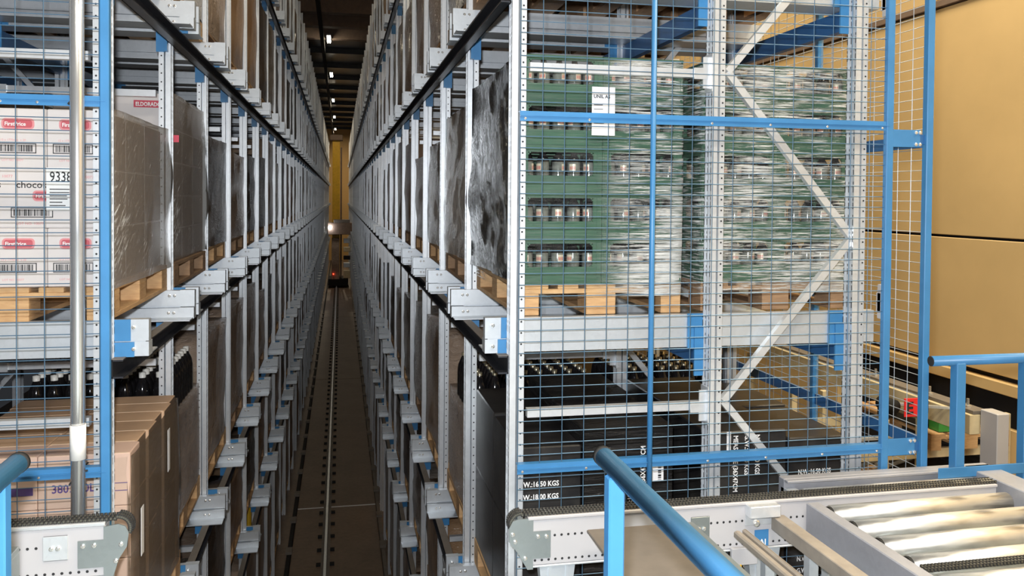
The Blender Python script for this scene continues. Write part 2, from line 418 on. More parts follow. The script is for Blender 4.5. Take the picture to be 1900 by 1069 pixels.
def slots_mesh(g, z0, z1):
    m = mb(); z = z0; k = 0
    while z < z1:
        for yy in (0.006, 0.0415, 0.0715):
            h = 0.030 if k % 2 else 0.012
            m.add([(-g * 0.0012, yy - 0.0025, z), (-g * 0.0012, yy + 0.0025, z), (-g * 0.0012, yy + 0.0025, z + h), (-g * 0.0012, yy - 0.0025, z + h)], [(0, 1, 2, 3)])
        z += 0.04; k += 1
    return m.mesh('slots', M['hole'])
boltm = mb().lathe([(0, -0.004), (0.0085, -0.004), (0.0085, 0.004), (0.005, 0.006), (0, 0.006)], 8).mesh('bolt', M['bolt'])

def build_rack(s, label):
    g = s.g
    root = thing('storage_rack', label, 'rack', (s.X(0), s.Y(0), 0))
    um = upright_mesh(g)
    XE = s.face + 1.87
    rm = {-1: rail_mesh(g, s.face, s.prot, -1, XE), 1: rail_mesh(g, s.face, s.prot, 1, XE)}
    # blue bracket on the back rail between upright and rail end
    bm = mb(); p = s.prot
    bm.box(g * -(p - 0.07), g * 0.03, 0.076, 0.0868, -0.09, 0.004); bm.box(g * -(p - 0.055), g * 0.03, 0.074, 0.0868, -RAILH - 0.004, -0.095)
    bm.box(g * 0.0, g * 0.03, 0.0755, 0.085, -0.29, -RAILH)
    bm = bm.mesh('rail_bracket', M['blue'])
    pm = mb().box(g * 0.012, g * 0.078, -0.011, -0.002, -0.285, -0.10); pm.box(g * 0.012, g * 0.03, -0.045, -0.011, -0.285, -RAILH)
    pm = pm.mesh('post_bracket', M['blue'])
    nfull = 25
    far = mb()
    for k in range(NB):
        y = s.Y(k)
        u = put('upright', um, root, (s.X(0), y, 0))
        if k < 3:
            put('punched_holes', holes_mesh(g, 0.051, 3.4 - k * 0.8, 7.6 + k), u, (s.X(0), y, 0), kind='stuff')
            put('slots', slots_mesh(g, 3.4 - k * 0.8, 7.6 + k), u, (s.X(0), y, 0), kind='stuff')
        for tn, z in T.items():
            if tn == 'ground': continue
            for d in (-1, 1):
                if d < 0 and k == 0: continue
                # rails that the frame cannot hold are left out near the camera
                if k < 1 and tn in ('low', 'top'): continue
                if k < nfull:
                    r = put('rail', rm[d], root, (s.X(0), y, z))
                    if k < 7 and tn in ('lower', 'middle', 'upper'):
                        yb = y - 0.0555 if d < 0 else y + 0.0725
                        for bx in ((-0.0, 0.028) if d < 0 else (-s.prot * 0.35,)):
                            for bz in (-0.03, -0.125):
                                yy = (y - 0.052 if bz > -0.09 else y - 0.078) if d < 0 else y + 0.075
                                put('bolt', boltm, r, (s.X(bx - 0.03), yy, z + bz), rot=(PI / 2, 0, 0))
                else:
                    yy = (y - 0.078, y - 0.012) if d < 0 else (y + 0.087, y + 0.153)
                    far.box(s.X(-s.prot), s.X(0.6), *yy, z - RAILH, z)
            if k < nfull:
                if not (k < 1 and tn in ('low', 'top')):
                    put('rail_bracket', bm, root, (s.X(0), y, z))
                    
                    if k: put('post_bracket', pm, root, (s.X(0), y, z))
    far.v = [(a - s.X(0), b - s.Y(0), c) for a, b, c in far.v]
    put('rail_rows', far.mesh('rail_rows', M['galv']), root, (s.X(0), s.Y(0), 0), kind='stuff')
    # beams along the aisle under every rail level
    for tn, z in T.items():
        if tn == 'ground': continue
        y1 = s.Y(NB - 1) + 0.1
        c = mb(); a0, a1 = s.X(-0.048), s.X(-0.001); L_ = y1 - s.Y(0) - 0.1
        c.mi = 1; c.box(a0, a1, 0, L_, z - RAILH - 0.0049, z - RAILH - 0.002); c.mi = 0
        c.box(a0, a1, 0, y1 - s.Y(0) - 0.1, z - RAILH - 0.085, z - RAILH - 0.078); c.box(a0, a1, 0, y1 - s.Y(0) - 0.1, z - RAILH - 0.012, z - RAILH - 0.005)
        c.box(s.X(-0.006), a1, 0, y1 - s.Y(0) - 0.1, z - RAILH - 0.085, z - RAILH - 0.005)
        c.v = [(a - s.X(0), b, q) for a, b, q in c.v]
        put('aisle_beam', c.mesh('aisle_beam', [M['beam_dark'], M['beam_dusty']]), root, (s.X(0), s.Y(0) + 0.02, 0))
    # second and third upright columns with ties and bracing
    um2 = um
    for k in range(6):
        y = s.Y(k)
        for ci, d in enumerate((0.95, 1.69)):
            u = put('upright', um2, root, (s.X(d), y, 0))
            if k == 0:
                put('punched_holes', holes_mesh(g, 0.051, 3.4, 7.6), u, (s.X(d), y, 0), kind='stuff')
                put('slots', slots_mesh(g, 3.4, 7.6), u, (s.X(d), y, 0), kind='stuff')
        for zt in (6.385, 4.835, 3.2, 8.0):
            t = put('tie_bar', mb().box(s.X(0.085) - s.X(0), s.X(0.95) - s.X(0), 0.012, 0.05, -0.019, 0.019).mesh('tie_bar', M['galv_bright']), root, (s.X(0), y, zt))
            if k < 3:
                q = mb(); xx = s.X(0.95) - s.X(0)
                q.box(xx, xx - g * 0.045, 0.004, 0.011, -0.07, 0.075); q.box(xx, xx - g * 0.09, 0.001, 0.0105, -0.028, 0.024); q.box(xx, xx - g * 0.012, -0.02, 0.06, -0.085, 0.09)
                put('tie_plate', q.mesh('tie_plate', M['galv_bright']), t, (s.X(0), y, zt))
        if k < 3:
            zz = [3.34, 4.08, 4.85, 5.62, 6.40, 7.17, 7.94, 8.71]
            for i in range(len(zz) - 1):
                a, b = (s.X(1.035), s.X(1.70)) if i % 2 == 0 else (s.X(1.70), s.X(1.035))
                put('brace', mb().bar((a - s.X(0), 0.03 + 0.004 * (i % 2), zz[i]), (b - s.X(0), 0.03 + 0.004 * (i % 2), zz[i + 1]), 0.034, 0.03, (0, 1, 0)).mesh('brace', M['galv_bright']), root, (s.X(0), y, 0))
        for tn in ('lower', 'middle', 'upper'):
            z = T[tn]
            for d in (0.875, 1.615):
                q = mb().box(0, g * 0.075, 0.074, 0.0862, -RAILH - 0.004, 0.004).box(g * 0.03, g * 0.075, 0.064, 0.0745, -0.29, -0.06)
                put('rail_bracket', q.mesh('rail_bracket', M['blue']), root, (s.X(d), y, z))
    for d in (0.985, 1.725):
        for tn in ('lower', 'middle', 'upper'):
            z = T[tn]
            put('blue_beam', mb().box(-0.02, 0.02, 0.0, 7.2, z - RAILH - 0.105, z - RAILH - 0.005).mesh('blue_beam', M['blue_dark']), root, (s.X(d), s.Y(0) + 0.15, 0))
    return root
rackR = build_rack(RR, 'tall galvanised pallet rack along the right side of the aisle')
rackL = build_rack(LL, 'tall galvanised pallet rack along the left side of the aisle')

# ------------------------------------------------------------------ pallets
def pallet_pieces():
    """800 (x) by 1200 (y) by 144, origin at the front-left bottom corner"""
    p = []
    for x, wd in ((0, 0.145), (0.19, 0.1), (0.3275, 0.145), (0.51, 0.1), (0.655, 0.145)): p.append(('deck_board', x, x + wd, 0, 1.2, 0.122, 0.144))
    for y in (0, 0.5275, 1.055): p.append(('cross_board', 0, 0.8, y, y + 0.145, 0.1, 0.122))
    for x, wd in ((0, 0.1), (0.3275, 0.145), (0.7, 0.1)):
        for y in (0, 0.5275, 1.055): p.append(('block', x, x + wd, y, y + 0.145, 0.022, 0.1))
    for x, wd in ((0, 0.1), (0.3275, 0.145), (0.7, 0.1)): p.append(('runner_board', x, x + wd, 0, 1.2, 0, 0.022))
    return p
PP = pallet_pieces()
pm_cache = {}
for wm in ('wood', 'wood_old'):
    for n, *b in PP:
        key = (wm, n, round(b[1] - b[0], 4))
        if key not in pm_cache:
            pm_cache[key] = mb().bbox(0, b[1] - b[0], 0, b[3] - b[2], 0, b[5] - b[4], 0.002).mesh(n, M[wm])
q = mb()
for n, *b in PP: q.box(*b)
pallet_one = {'wood': q.mesh('pallet', M['wood']), 'wood_old': q.mesh('pallet_old', M['wood_old'])}
def pallet(x, y, z, label, group=None, wm='wood', full=False):
    if not full:
        return tag(put('pallet', pallet_one[wm], None, (x, y, z)), label, 'pallet', group)
    r = thing('pallet', label, 'pallet', (x, y, z), group)
    for n, *b in PP:
        put(n, pm_cache[(wm, n, round(b[1] - b[0], 4))], r, (x + b[0], y + b[2], z + b[4]))
    return r

# ------------------------------------------------------------------ text and print
def text_mesh(body, size, mat, bold=0.0, sx=1.0):
    cu = bpy.data.curves.new('t', 'FONT'); cu.body = body; cu.size = size; cu.offset = bold; cu.resolution_u = 2
    cu.align_x = 'LEFT'
    o = bpy.data.objects.new('t', cu); col.objects.link(o)
    dg = bpy.context.evaluated_depsgraph_get()
    me = bpy.data.meshes.new_from_object(o.evaluated_get(dg))
    bpy.data.objects.remove(o); bpy.data.curves.remove(cu)
    me.materials.clear(); me.materials.append(mat); me.name = 'lettering'
    if sx != 1.0:
        for v in me.vertices: v.co.x *= sx
    return me
def lettering(body, size, mat, parent, loc, bold=0.0, sx=1.0, vert=0):
    """text facing the front; vert=1 reads downwards, -1 reads upwards"""
    return put('lettering', text_mesh(body, size, mat, bold, sx), parent, loc, rot=(PI / 2, vert * PI / 2 if vert else 0, 0) if vert else (PI / 2, 0, 0))
def barcode_mesh(wd, ht, fr=0.004, seed=1):
    rd = random.Random(seed); m = mb()
    m.box(0, wd, -0.0008, 0, 0, fr); m.box(0, wd, -0.0008, 0, ht - fr, ht); m.box(0, fr, -0.0008, 0, 0, ht); m.box(wd - fr, wd, -0.0008, 0, 0, ht)
    x = fr * 3
    while x < wd - fr * 4:
        b = rd.choice((0.0015, 0.0022, 0.0035, 0.005)); m.box(x, x + b, -0.0008, 0, fr * 2, ht - fr * 2); x += b + rd.choice((0.0015, 0.002, 0.004))
    return m.mesh('barcode', M['ink'])
def pill(wd, ht, r, y=0.0):
    pts = []
    for cx, cz, a0 in ((wd - r, ht - r, 0), (r, ht - r, 90), (r, r, 180), (wd - r, r, 270)):
        for i in range(5):
            t = math.radians(a0 + i * 22.5); pts.append((cx + r * math.cos(t), cz + r * math.sin(t)))
    return pts

# ------------------------------------------------------------------ film shells and wrapped goods
def shell_mesh(name, wx, wy, h, mat, amp=0.012, seg=12, seed=0, bulge=0.0, top=True, zseg=16, flare=0.0):
    """lumpy box skin around goods of size wx, wy, h, origin at front-left-bottom"""
    m = mb(); ring = []
    n = seg
    per = [(i / n * wx, 0) for i in range(n)] + [(wx, i / n * wy) for i in range(n)] + [(wx - i / n * wx, wy) for i in range(n)] + [(0, wy - i / n * wy) for i in range(n)]
    cx, cy = wx / 2, wy / 2
    N = len(per)
    vs_ = []
    for k in range(zseg + 1):
        z = h * k / zseg
        for x, y in per:
            p = Vector((x * 2.3 + seed * 7.1, y * 2.3, z * 2.6))
            a = amp * (noise.noise(p) + 0.6 * noise.noise(p * 3.1)) + bulge * math.sin(PI * min(1, k / zseg)) * 0.6
            dx, dy = x - cx, y - cy; l = math.hypot(dx, dy)
            # pull the corners in so the film rounds them
            cr = 0.015 if (abs(abs(dx) - cx) < 1e-6 and abs(abs(dy) - cy) < 1e-6) else 0
            t = max(0.0, min(1.0, (y / wy - 0.72) / 0.28)); fx = flare * t * t * (0.6 + 0.8 * noise.noise(Vector((seed * 3.3, 0, z * 3.0)))) * (1 if dx > cx * 0.98 else -1 if dx < -cx * 0.98 else 0)
            vs_.append((x + dx / l * (a - cr) + fx, y + dy / l * (a - cr), z + (amp * 0.5 * noise.noise(p * 1.7) if k == zseg else 0)))
    fs = [(k * N + i, k * N + (i + 1) % N, (k + 1) * N + (i + 1) % N, (k + 1) * N + i) for k in range(zseg) for i in range(N)]
    if top:
        vs_.append((cx, cy, h)); c = len(vs_) - 1
        fs += [(zseg * N + i, zseg * N + (i + 1) % N, c) for i in range(N)]
    m.add(vs_, fs)
    return m.mesh(name, mat, True)
LOADM = {}
for mi, mn in enumerate(('w_brown', 'w_dark', 'w_grey', 'w_tan', 'w_white')):
    for sd in range(3):
        LOADM[(mn, sd)] = shell_mesh('load', 0.8, 1.16, 1.0, M[mn], 0.016 if mn != 'w_grey' else 0.03, 9, mi * 3 + sd, 0.012, True, 9, flare=0.024)

def in_view(x, y, z, mg=40):
    d = Vector((x, y, z)) - Vector((0, 0, ZC)); dd = d.dot(fw)
    if dd < 0.3: return False
    u = 950 + FPX * d.dot(rt2) / dd; v = 400 - FPX * d.dot(up2) / dd
    return -mg < u < 1900 + mg and -mg < v < 1069 + mg

ORD = ['first', 'second', 'third', 'fourth', 'fifth', 'sixth', 'seventh', 'eighth', 'ninth', 'tenth']
TIERW = {'ground': 'floor', 'low': 'second lowest', 'lower': 'lower', 'middle': 'middle', 'upper': 'upper', 'top': 'top'}
COLW = {'w_brown': 'brown', 'w_dark': 'dark', 'w_grey': 'crumpled grey', 'w_tan': 'tan', 'w_white': 'white'}
HMAX = {'ground': 1.55, 'low': 0.88, 'lower': 1.15, 'middle': 1.2, 'upper': 1.22, 'top': 1.5}
HERO = {('L', 0, 'middle'), ('L', 1, 'middle'), ('R', 0, 'middle'), ('R', 0, 'lower'), ('L', 0, 'lower'), ('R', 1, 'lower'), ('L', 1, 'lower')}
PICK = {('L', 2, 'middle'): ('w_dark', 0.86), ('L', 3, 'middle'): ('w_brown', 0.80), ('L', 4, 'middle'): ('w_dark', 0.85), ('L', 5, 'middle'): ('w_dark', 0.9),
        ('R', 1, 'middle'): ('w_grey', 0.98), ('R', 2, 'middle'): ('w_grey', 0.85), ('R', 3, 'middle'): ('w_brown', 0.8),
        ('L', 2, 'lower'): ('w_brown', 0.98), ('L', 3, 'lower'): ('w_brown', 1.0), ('L', 4, 'lower'): ('w_brown', 1.02), ('R', 2, 'lower'): ('w_brown', 1.0), ('R', 3, 'lower'): ('w_grey', 0.95),
        ('L', 5, 'ground'): ('w_brown', 1.4), ('L', 1, 'upper'): ('w_white', 1.1), ('L', 2, 'upper'): ('w_brown', 1.15), ('L', 3, 'upper'): ('w_tan', 1.2), ('L', 4, 'upper'): ('w_tan', 1.2)}
def generic_loads(s, sn):
    rd = random.Random(11 if sn == 'L' else 23)
    rest = {}
    sidew = 'left' if sn == 'L' else 'right'
    for k in range(NB - 1):
        for tn, z in T.items():
            mn = rd.choices(('w_brown', 'w_dark', 'w_grey', 'w_tan', 'w_white'), (5, 3, 2, 2.5, 0.4) if sn == 'L' else (4, 2.5, 4, 2, 0.5))[0]
            h = HMAX[tn] * rd.uniform(0.7, 1.0); empty = rd.random() < 0.06; sd = rd.randrange(3); jx = rd.uniform(-0.012, 0.02); wm = rd.choice(('wood', 'wood_old'))
            if (sn, k, tn) in HERO: continue
            if (sn, k, tn) in PICK: mn, h = PICK[(sn, k, tn)]; empty = False
            y = s.Y(k) + 0.12
            xa = s.X(0.034 + jx); x = xa if s.g > 0 else xa - 0.8
            if not any(in_view(xa, y + a, z + b) for a in (0, 0.6, 1.2) for b in (0, 0.144 + h)): continue
            if empty and k > 3: continue
            if k < 25:
                near = k < 10
                if near:
                    ll = f'{COLW[mn]} film-wrapped load in {ORD[k]} bay of {sidew} rack, {TIERW[tn]} tier'
                    pl = f'wooden pallet in {ORD[k]} bay of {sidew} rack, {TIERW[tn]} tier'
                    gl = f'wrapped loads in the {sidew} rack'; gp = f'pallets in the {sidew} rack'
                else:
                    ll = f'{COLW[mn]} film-wrapped load deep in the {sidew} rack, {TIERW[tn]} tier'
                    pl = f'wooden pallet deep in the {sidew} rack, {TIERW[tn]} tier'
                    gl = f'{COLW[mn]} loads deep in the {sidew} rack, {TIERW[tn]} tier'; gp = f'pallets deep in the {sidew} rack, {TIERW[tn]} tier'
                pallet(x, y, z, pl, gp, wm, full=(k < 4 and tn in ('middle', 'lower')))
                o = put('wrapped_load', LOADM[(mn, sd)], None, (x, y + 0.02, z + 0.144), scale=(1, 1, h))
                tag(o, ll, 'load', gl)
            else:
                r = rest.setdefault(mn, mb())
                r.box(x, x + 0.8, y + 0.02, y + 1.18, z + 0.144, z + 0.144 + h)
                r = rest.setdefault('wood_old', mb()); r.box(x, x + 0.8, y, y + 1.2, z + 0.1, z + 0.14); r.box(x + 0.35, x + 0.45, y, y + 1.2, z, z + 0.1)
    for mn, r in rest.items():
        nm, cw = ('pallet_rows', 'wooden pallets') if mn == 'wood_old' else ('wrapped_load_rows', COLW[mn] + ' wrapped loads')
        o = put(nm, r.mesh(nm, M[mn]), None, (0, 0, 0), kind='stuff')
        o['label'] = f'{cw} at the far end of the {sidew} rack'; o['category'] = 'pallets' if mn == 'wood_old' else 'loads'
generic_loads(LL, 'L')
generic_loads(RR, 'R')
# loads in the second position behind the aisle, seen through the front frames
for sd_, s_ in (('right', RR), ('left', LL)):
    for k in range(0, 5):
        for tn in ('upper', 'middle'):
            if tn == 'middle' and k == 0: continue
            xa = s_.X(1.0); x = xa if s_.g > 0 else xa - 0.8; y = s_.Y(k) + 0.12; z = T[tn]
            if not any(in_view(x + b * 0.8, y, z + a) for a in (0, 1.0) for b in (0, 1)): continue
            mn = ('w_brown', 'w_dark', 'w_grey')[(k + (tn == 'upper')) % 3]
            pallet(x, y, z, f'wooden pallet behind the aisle row, {ORD[k]} bay of {sd_} rack, {TIERW[tn]} tier', f'pallets in the {sd_} rack', 'wood_old')
            tag(put('wrapped_load', LOADM[(mn, k % 3)], None, (x, y + 0.02, z + 0.144), scale=(1, 1, 1.0)), f'{COLW[mn]} wrapped load behind the aisle row, {ORD[k]} bay of {sd_} rack, {TIERW[tn]} tier', 'load', f'wrapped loads in the {sd_} rack')

yx = thing('yellow_box', 'yellow plastic box on top of a load low in the left rack', 'box', (-1.4, 10.7, T['ground'] + 0.146 + 1.4))
zy = T['ground'] + 0.152 + 1.4
put('body', mb().bbox(0, 0.62, 0, 1.0, 0, 0.5, 0.02).mesh('body', M['yellow']), yx, (-1.68, 10.6, zy)); put('lid', mb().bbox(-0.01, 0.63, -0.01, 1.01, 0.5, 0.54, 0.01).mesh('lid', M['yellow']), yx, (-1.68, 10.6, zy))

# ------------------------------------------------------------------ right front: crates of bottles on pallets
CW, CD, CH = 0.398, 0.298, 0.213
def crate_mesh():
    m = mb(); t = 0.012; w_, d_, h = CW, CD, CH
    m.box(0, w_, 0, d_, 0, 0.01)
    za, zb = 0.078, 0.19     # window band
    def wall(axis, at):
        a = at; b = at + t
        ln = w_ if axis == 'x' else d_
        def bx(u0, u1, z0, z1, grow=0.0):
            if axis == 'x': m.box(u0, u1, a - (grow if at == 0 else 0), b + (grow if at else 0), z0, z1)
            else: m.box(a - (grow if at == 0 else 0), b + (grow if at else 0), u0, u1, z0, z1)
        o = 0 if axis == 'x' else t
        bx(o, ln - o, 0.01, za); bx(o, ln - o, zb, h)
        bx(o, 0.042, za, zb); bx(ln - 0.042, ln - o, za, zb)
        # rounded window corners
        for u, su in ((0.042, 1), (ln - 0.042, -1)):
            for z, sz in ((za, 1), (zb, -1)):
                bx(min(u, u + su * 0.012), max(u, u + su * 0.012), min(z, z + sz * 0.006), max(z, z + sz * 0.006))
                bx(min(u, u + su * 0.005), max(u, u + su * 0.005), min(z, z + sz * 0.013), max(z, z + sz * 0.013))
        # rim, foot and rib lips
        g = 0.004
        bx(0.002, ln - 0.002, h - 0.016, h - 0.001, g); bx(0.002, ln - 0.002, 0.012, 0.024, g); bx(0.03, ln - 0.03, 0.074, 0.081, g * 0.6)
        for u in (0.012, ln - 0.024): bx(u, u + 0.012, 0.03, h - 0.02, g * 0.7)
    wall('x', 0); wall('x', d_ - t); wall('y', 0); wall('y', w_ - t)
    return m.mesh('crate', M['crate'])
crm = crate_mesh()
prof = [(0, 0), (0.029, 0.0), (0.031, 0.006), (0.031, 0.135), (0.027, 0.152), (0.016, 0.168), (0.0135, 0.182), (0.0135, 0.194), (0, 0.194)]
q = mb().lathe(prof, 12); q.m = [1 if sum(q.v[i][2] for i in f) / 4 > 0.137 else 0 for f in q.f]
bot_body = q.mesh('bottle_glass', [M['glass'], M['glass_black']], True)
q = mb(); n = 8
q.add([(0.0316 * math.sin(a), -0.0316 * math.cos(a), z) for z in (0.094, 0.126) for a in [(-0.5 + 1.0 * i / n) for i in range(n + 1)]], [(i, i + 1, n + 2 + i, n + 1 + i) for i in range(n)])
bot_label = q.mesh('bottle_label', M['beerlabel'], True)
bot_cap = mb().lathe([(0.0142, 0.186), (0.0150, 0.188), (0.0140, 0.1965), (0, 0.1965)], 10).mesh('bottle_cap', M['cap'], True)
ROWW = ['bottom', 'second', 'third', 'fourth', 'top']
def crate_pallet(px, py, pz, which, filmmat, fseed):
    pallet(px, py, pz, f'pale wooden pallet under the {which} stack of green bottle crates', 'pallets under the green crates', 'wood' if 'aisle' in which else 'wood_old', True)
    z0 = pz + 0.144
    for r in range(5):
        for c in range(2):
            for dd in range(4):
                if dd > 0 and not (c == 0): continue
                x = px + 0.0015 + c * 0.4; y = py + 0.001 + dd * 0.3; z = z0 + r * CH
                side_w = ('aisle-side' if c == 0 else 'wall-side')
                if dd == 0: lb = f'green plastic bottle crate, {ROWW[r]} row, {side_w} front of the {which} stack'
                else: lb = f'green plastic crate, {ROWW[r]} row, {ORD[dd]} behind front, aisle side of {which} stack'
                tag(put('bottle_crate', crm, None, (x, y, z)), lb, 'crate', f'green crates of the {which} stack')
                if dd == 0:
                    for b in range(5):
                        bx_, by_ = x + 0.048 + b * 0.0755, y + 0.052
                        lb = f'brown beer bottle, {ORD[b]} from left in {ROWW[r]}-row {side_w} crate of {which} stack'
                        t = thing('beer_bottle', lb, 'bottle', (bx_, by_, z + 0.011), f'beer bottles in the {which} stack')
                        a = random.uniform(-1.1, 1.1)
                        for nm, me in (('glass_body', bot_body), ('paper_label', bot_label), ('crown_cap', bot_cap)):
                            put(nm, me, t, (bx_, by_, z + 0.011), rot=(0, 0, a))
    sh = shell_mesh('film', 0.82, 1.23, 5 * CH + 0.05, filmmat, 0.006, 14, fseed, 0.004, False, 18)
    tag(put('stretch_film', sh, None, (px - 0.01, py - 0.012, z0 - 0.06)), f'clear stretch film wound around the {which} stack of green crates', 'film', 'stretch film on crates')
crate_pallet(0.806, 3.765, T['middle'], 'aisle', M['film_a'], 3)
crate_pallet(1.725, 3.80, T['middle'], 'wall-end', M['film_h'], 5)
bs = mb(); ny, nz_ = 26, 34; vs_ = []  # black sheet added where the clear film only reflects the dark aisle
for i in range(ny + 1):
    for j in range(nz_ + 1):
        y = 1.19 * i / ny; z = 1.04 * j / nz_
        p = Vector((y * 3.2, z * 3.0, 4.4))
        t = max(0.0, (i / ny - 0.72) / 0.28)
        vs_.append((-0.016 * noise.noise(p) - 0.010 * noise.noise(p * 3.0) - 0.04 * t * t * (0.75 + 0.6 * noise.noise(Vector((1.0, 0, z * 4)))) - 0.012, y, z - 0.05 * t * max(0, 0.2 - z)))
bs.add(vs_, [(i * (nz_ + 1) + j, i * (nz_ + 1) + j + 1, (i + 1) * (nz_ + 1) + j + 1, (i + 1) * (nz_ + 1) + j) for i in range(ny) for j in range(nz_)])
tag(put('darkening_sheet', bs.mesh('darkening_sheet', M['w_darkening'], True), None, (0.796, 3.775, 5.41)), 'black crumpled plastic sheet added to darken the aisle side of the green crates', 'plastic sheet')
lb = thing('paper_label', 'white paper label reading UNIL AS stuck on the green crates', 'label', (1.143, 3.742, 6.08))
put('sheet', mb().box(0, 0.112, 0, 0.0012, 0, 0.225).mesh('sheet', M['paper']), lb, (1.143, 3.733, 6.095))
lettering('UNIL AS', 0.022, M['ink'], lb, (1.151, 3.732, 6.268), 0.0006)
for zz in (6.235, 6.215, 6.16, 6.15, 6.135):
    put('print_line', mb().box(0, 0.04 + 0.02 * random.random(), 0, 0.0006, 0, 0.003).mesh('print_line', M['ink']), lb, (1.152, 3.732, zz))

# ------------------------------------------------------------------ right front, lower tier: black cartons
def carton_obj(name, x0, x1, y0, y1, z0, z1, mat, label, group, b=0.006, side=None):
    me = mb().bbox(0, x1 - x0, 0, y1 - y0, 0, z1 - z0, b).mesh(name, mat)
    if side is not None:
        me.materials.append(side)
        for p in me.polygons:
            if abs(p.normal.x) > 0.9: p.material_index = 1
    o = put(name, me, None, (x0, y0, z0))
    return tag(o, label, 'carton', group)
zl = T['lower'] + 0.144
YF = 3.765
pallet(0.80, 3.75, T['lower'], 'wooden pallet under the black cartons beside the aisle', 'pallets under the black cartons', 'wood', True)
pallet(1.725, 3.75, T['lower'], 'wooden pallet under the black cartons at the wall end', 'pallets under the black cartons', 'wood_old', True)
gb = 'black cartons on the lower front pallets'
# (x0,x1, lower z top, upper z top, word)
for (x0, x1, zt_, wd_, film_) in ((0.805, 1.118, 4.64, 'nearest the aisle', False), (1.128, 1.578, 4.712, 'wrapped in film, second from aisle', True),
                                  (1.752, 2.176, 4.665, 'third from aisle, behind the diagonal brace', False), (2.186, 2.508, 4.618, 'farthest from the aisle', False)):
    zm = zl + (zt_ - zl) * 0.5
    for row, (ya, yb) in enumerate(((YF, YF + 0.585), (YF + 0.59, YF + 1.17))):
        dz = (0, 0.012)[row]
        for lay, (za, zb) in enumerate(((zl, zm - 0.002), (zm, zt_ + dz))):
            mat = M['w_black'] if film_ else M['carton_black']
            c = carton_obj('black_carton', x0, x1, ya, yb, za, zb, mat, f'black carton {wd_}, {"front" if row == 0 else "back"} row, {"top" if lay else "bottom"} layer', gb)
            if row == 0:
                y = ya - 0.0016
                if wd_ == 'nearest the aisle':
                    lettering('N.W.:16.50 KGS', 0.034, M['ink_white'], c, (x0 + 0.005, y, zb - 0.185), 0.0008, 0.86)
                    lettering('G.W.:18.00 KGS', 0.034, M['ink_white'], c, (x0 + 0.005, y, zb - 0.245), 0.0008, 0.86)
                elif wd_ == 'farthest from the aisle':
                    lettering('N.W.:16.50 KGS', 0.034, M['ink_white'], c, (x0 + 0.055, y, zb - 0.185), 0.0008, 0.78)
                    lettering('G.W.:18.00 KGS', 0.034, M['ink_white'], c, (x0 + 0.055, y, zb - 0.245), 0.0008, 0.78)
                elif film_:
                    for tx, s_ in ((1.308, 'N.W.:16.50 KGS'), (1.372, 'G.W.:18.00 KGS'), (1.436, 'MEAS. SIZE (36X47X67CM')):
                        lettering(s_, 0.034, M['ink_white'], c, (tx, y, za + 0.06), 0.0008, 0.86, vert=-1)
                else:
                    for tx, s_ in ((1.892, 'MEAS. SIZE (36X47CM'), (1.952, 'G.W.:18.00 KGS'), (2.008, 'N.W.:16.50 KGS')):
                        lettering(s_, 0.034, M['ink_white'], c, (tx, y, zb - 0.02), 0.0008, 0.86, vert=1)
                if lay and film_:
                    s = put('barcode_sheet', mb().box(0, 0.062, -0.001, 0, 0, 0.09).mesh('sheet', M['paper']), c, (1.466, y - 0.002, 4.445))
                    for i in range(9): put('bar', mb().box(0, 0.016, -0.0006, 0, 0, 0.002 + 0.003 * (i % 3)).mesh('bar', M['ink']), s, (1.500, y - 0.0032, 4.452 + i * 0.008))
                if lay and wd_.startswith('third'):
                    put('white_strip', mb().box(0, 0.022, -0.001, 0, 0, 0.1).mesh('sheet', M['paper']), c, (1.855, y, 4.565))

# ------------------------------------------------------------------ bottles standing on trays in the second bay, lower tier
big = mb().lathe([(0, 0), (0.043, 0), (0.046, 0.01), (0.046, 0.18), (0.040, 0.225), (0.022, 0.265), (0.0155, 0.28), (0.0155, 0.30), (0, 0.30)], 12).mesh('bottle_glass', M['glass_black'], True)
bigcap = mb().lathe([(0.0165, 0.282), (0.0168, 0.304), (0, 0.306)], 10).mesh('bottle_cap', M['cap'], True)
bigcapw = mb().lathe([(0.0205, 0.275), (0.021, 0.306), (0, 0.309)], 10).mesh('bottle_cap', M['capwhite'], True)
def bottle_field(x0, y0, z, nx, ny, dx, dy, capm, label, group, base_h, which, zb):
    wx = nx * dx; wy = ny * dy
    tag(put('wrapped_load', shell_mesh('load', 0.8, 1.16, base_h, M['w_brown'], 0.012, 8, nx, 0.01, True, 10), None, (x0 - 0.01, y0 - 0.02, zb)), f'brown wrapped load under the bottles {which}', 'load', 'wrapped loads under bottles')
    for i in range(nx):
        for j in range(ny):
            bx_, by_ = x0 + dx * (i + 0.5), y0 + dy * (j + 0.5)
            t = thing('bottle', label, 'bottle', (bx_, by_, z), group)
            put('glass_body', big, t, (bx_, by_, z)); put('screw_cap', capm, t, (bx_, by_, z))
    m = shell_mesh('film', wx + 0.02, wy + 0.02, 0.15, M['film_b'], 0.008, 12, nx + 3, 0, False, 5)
    tag(put('shrink_film', m, None, (x0 - 0.01, y0 - 0.01, z + 0.002)), f'crumpled clear shrink film around the bottles {which}', 'film', 'shrink film around bottles')
yb = RR.Y(1) + 0.13
pallet(0.80, yb - 0.01, T['lower'], 'wooden pallet under black bottles, second bay of right rack', 'pallets in the right rack', 'wood')
bottle_field(0.815, yb + 0.05, 4.40, 8, 8, 0.097, 0.097, bigcap, 'black glass bottle in the tray block behind the black cartons', 'bottles behind the black cartons', 4.398 - zl, 'behind the black cartons', zl)
bottle_field(1.74, yb + 0.05, 4.40, 8, 6, 0.097, 0.097, bigcap, 'black glass bottle in the tray block beside the wall end of right rack', 'bottles at the wall end of the right rack', 4.398 - zl, 'at the wall end', zl)
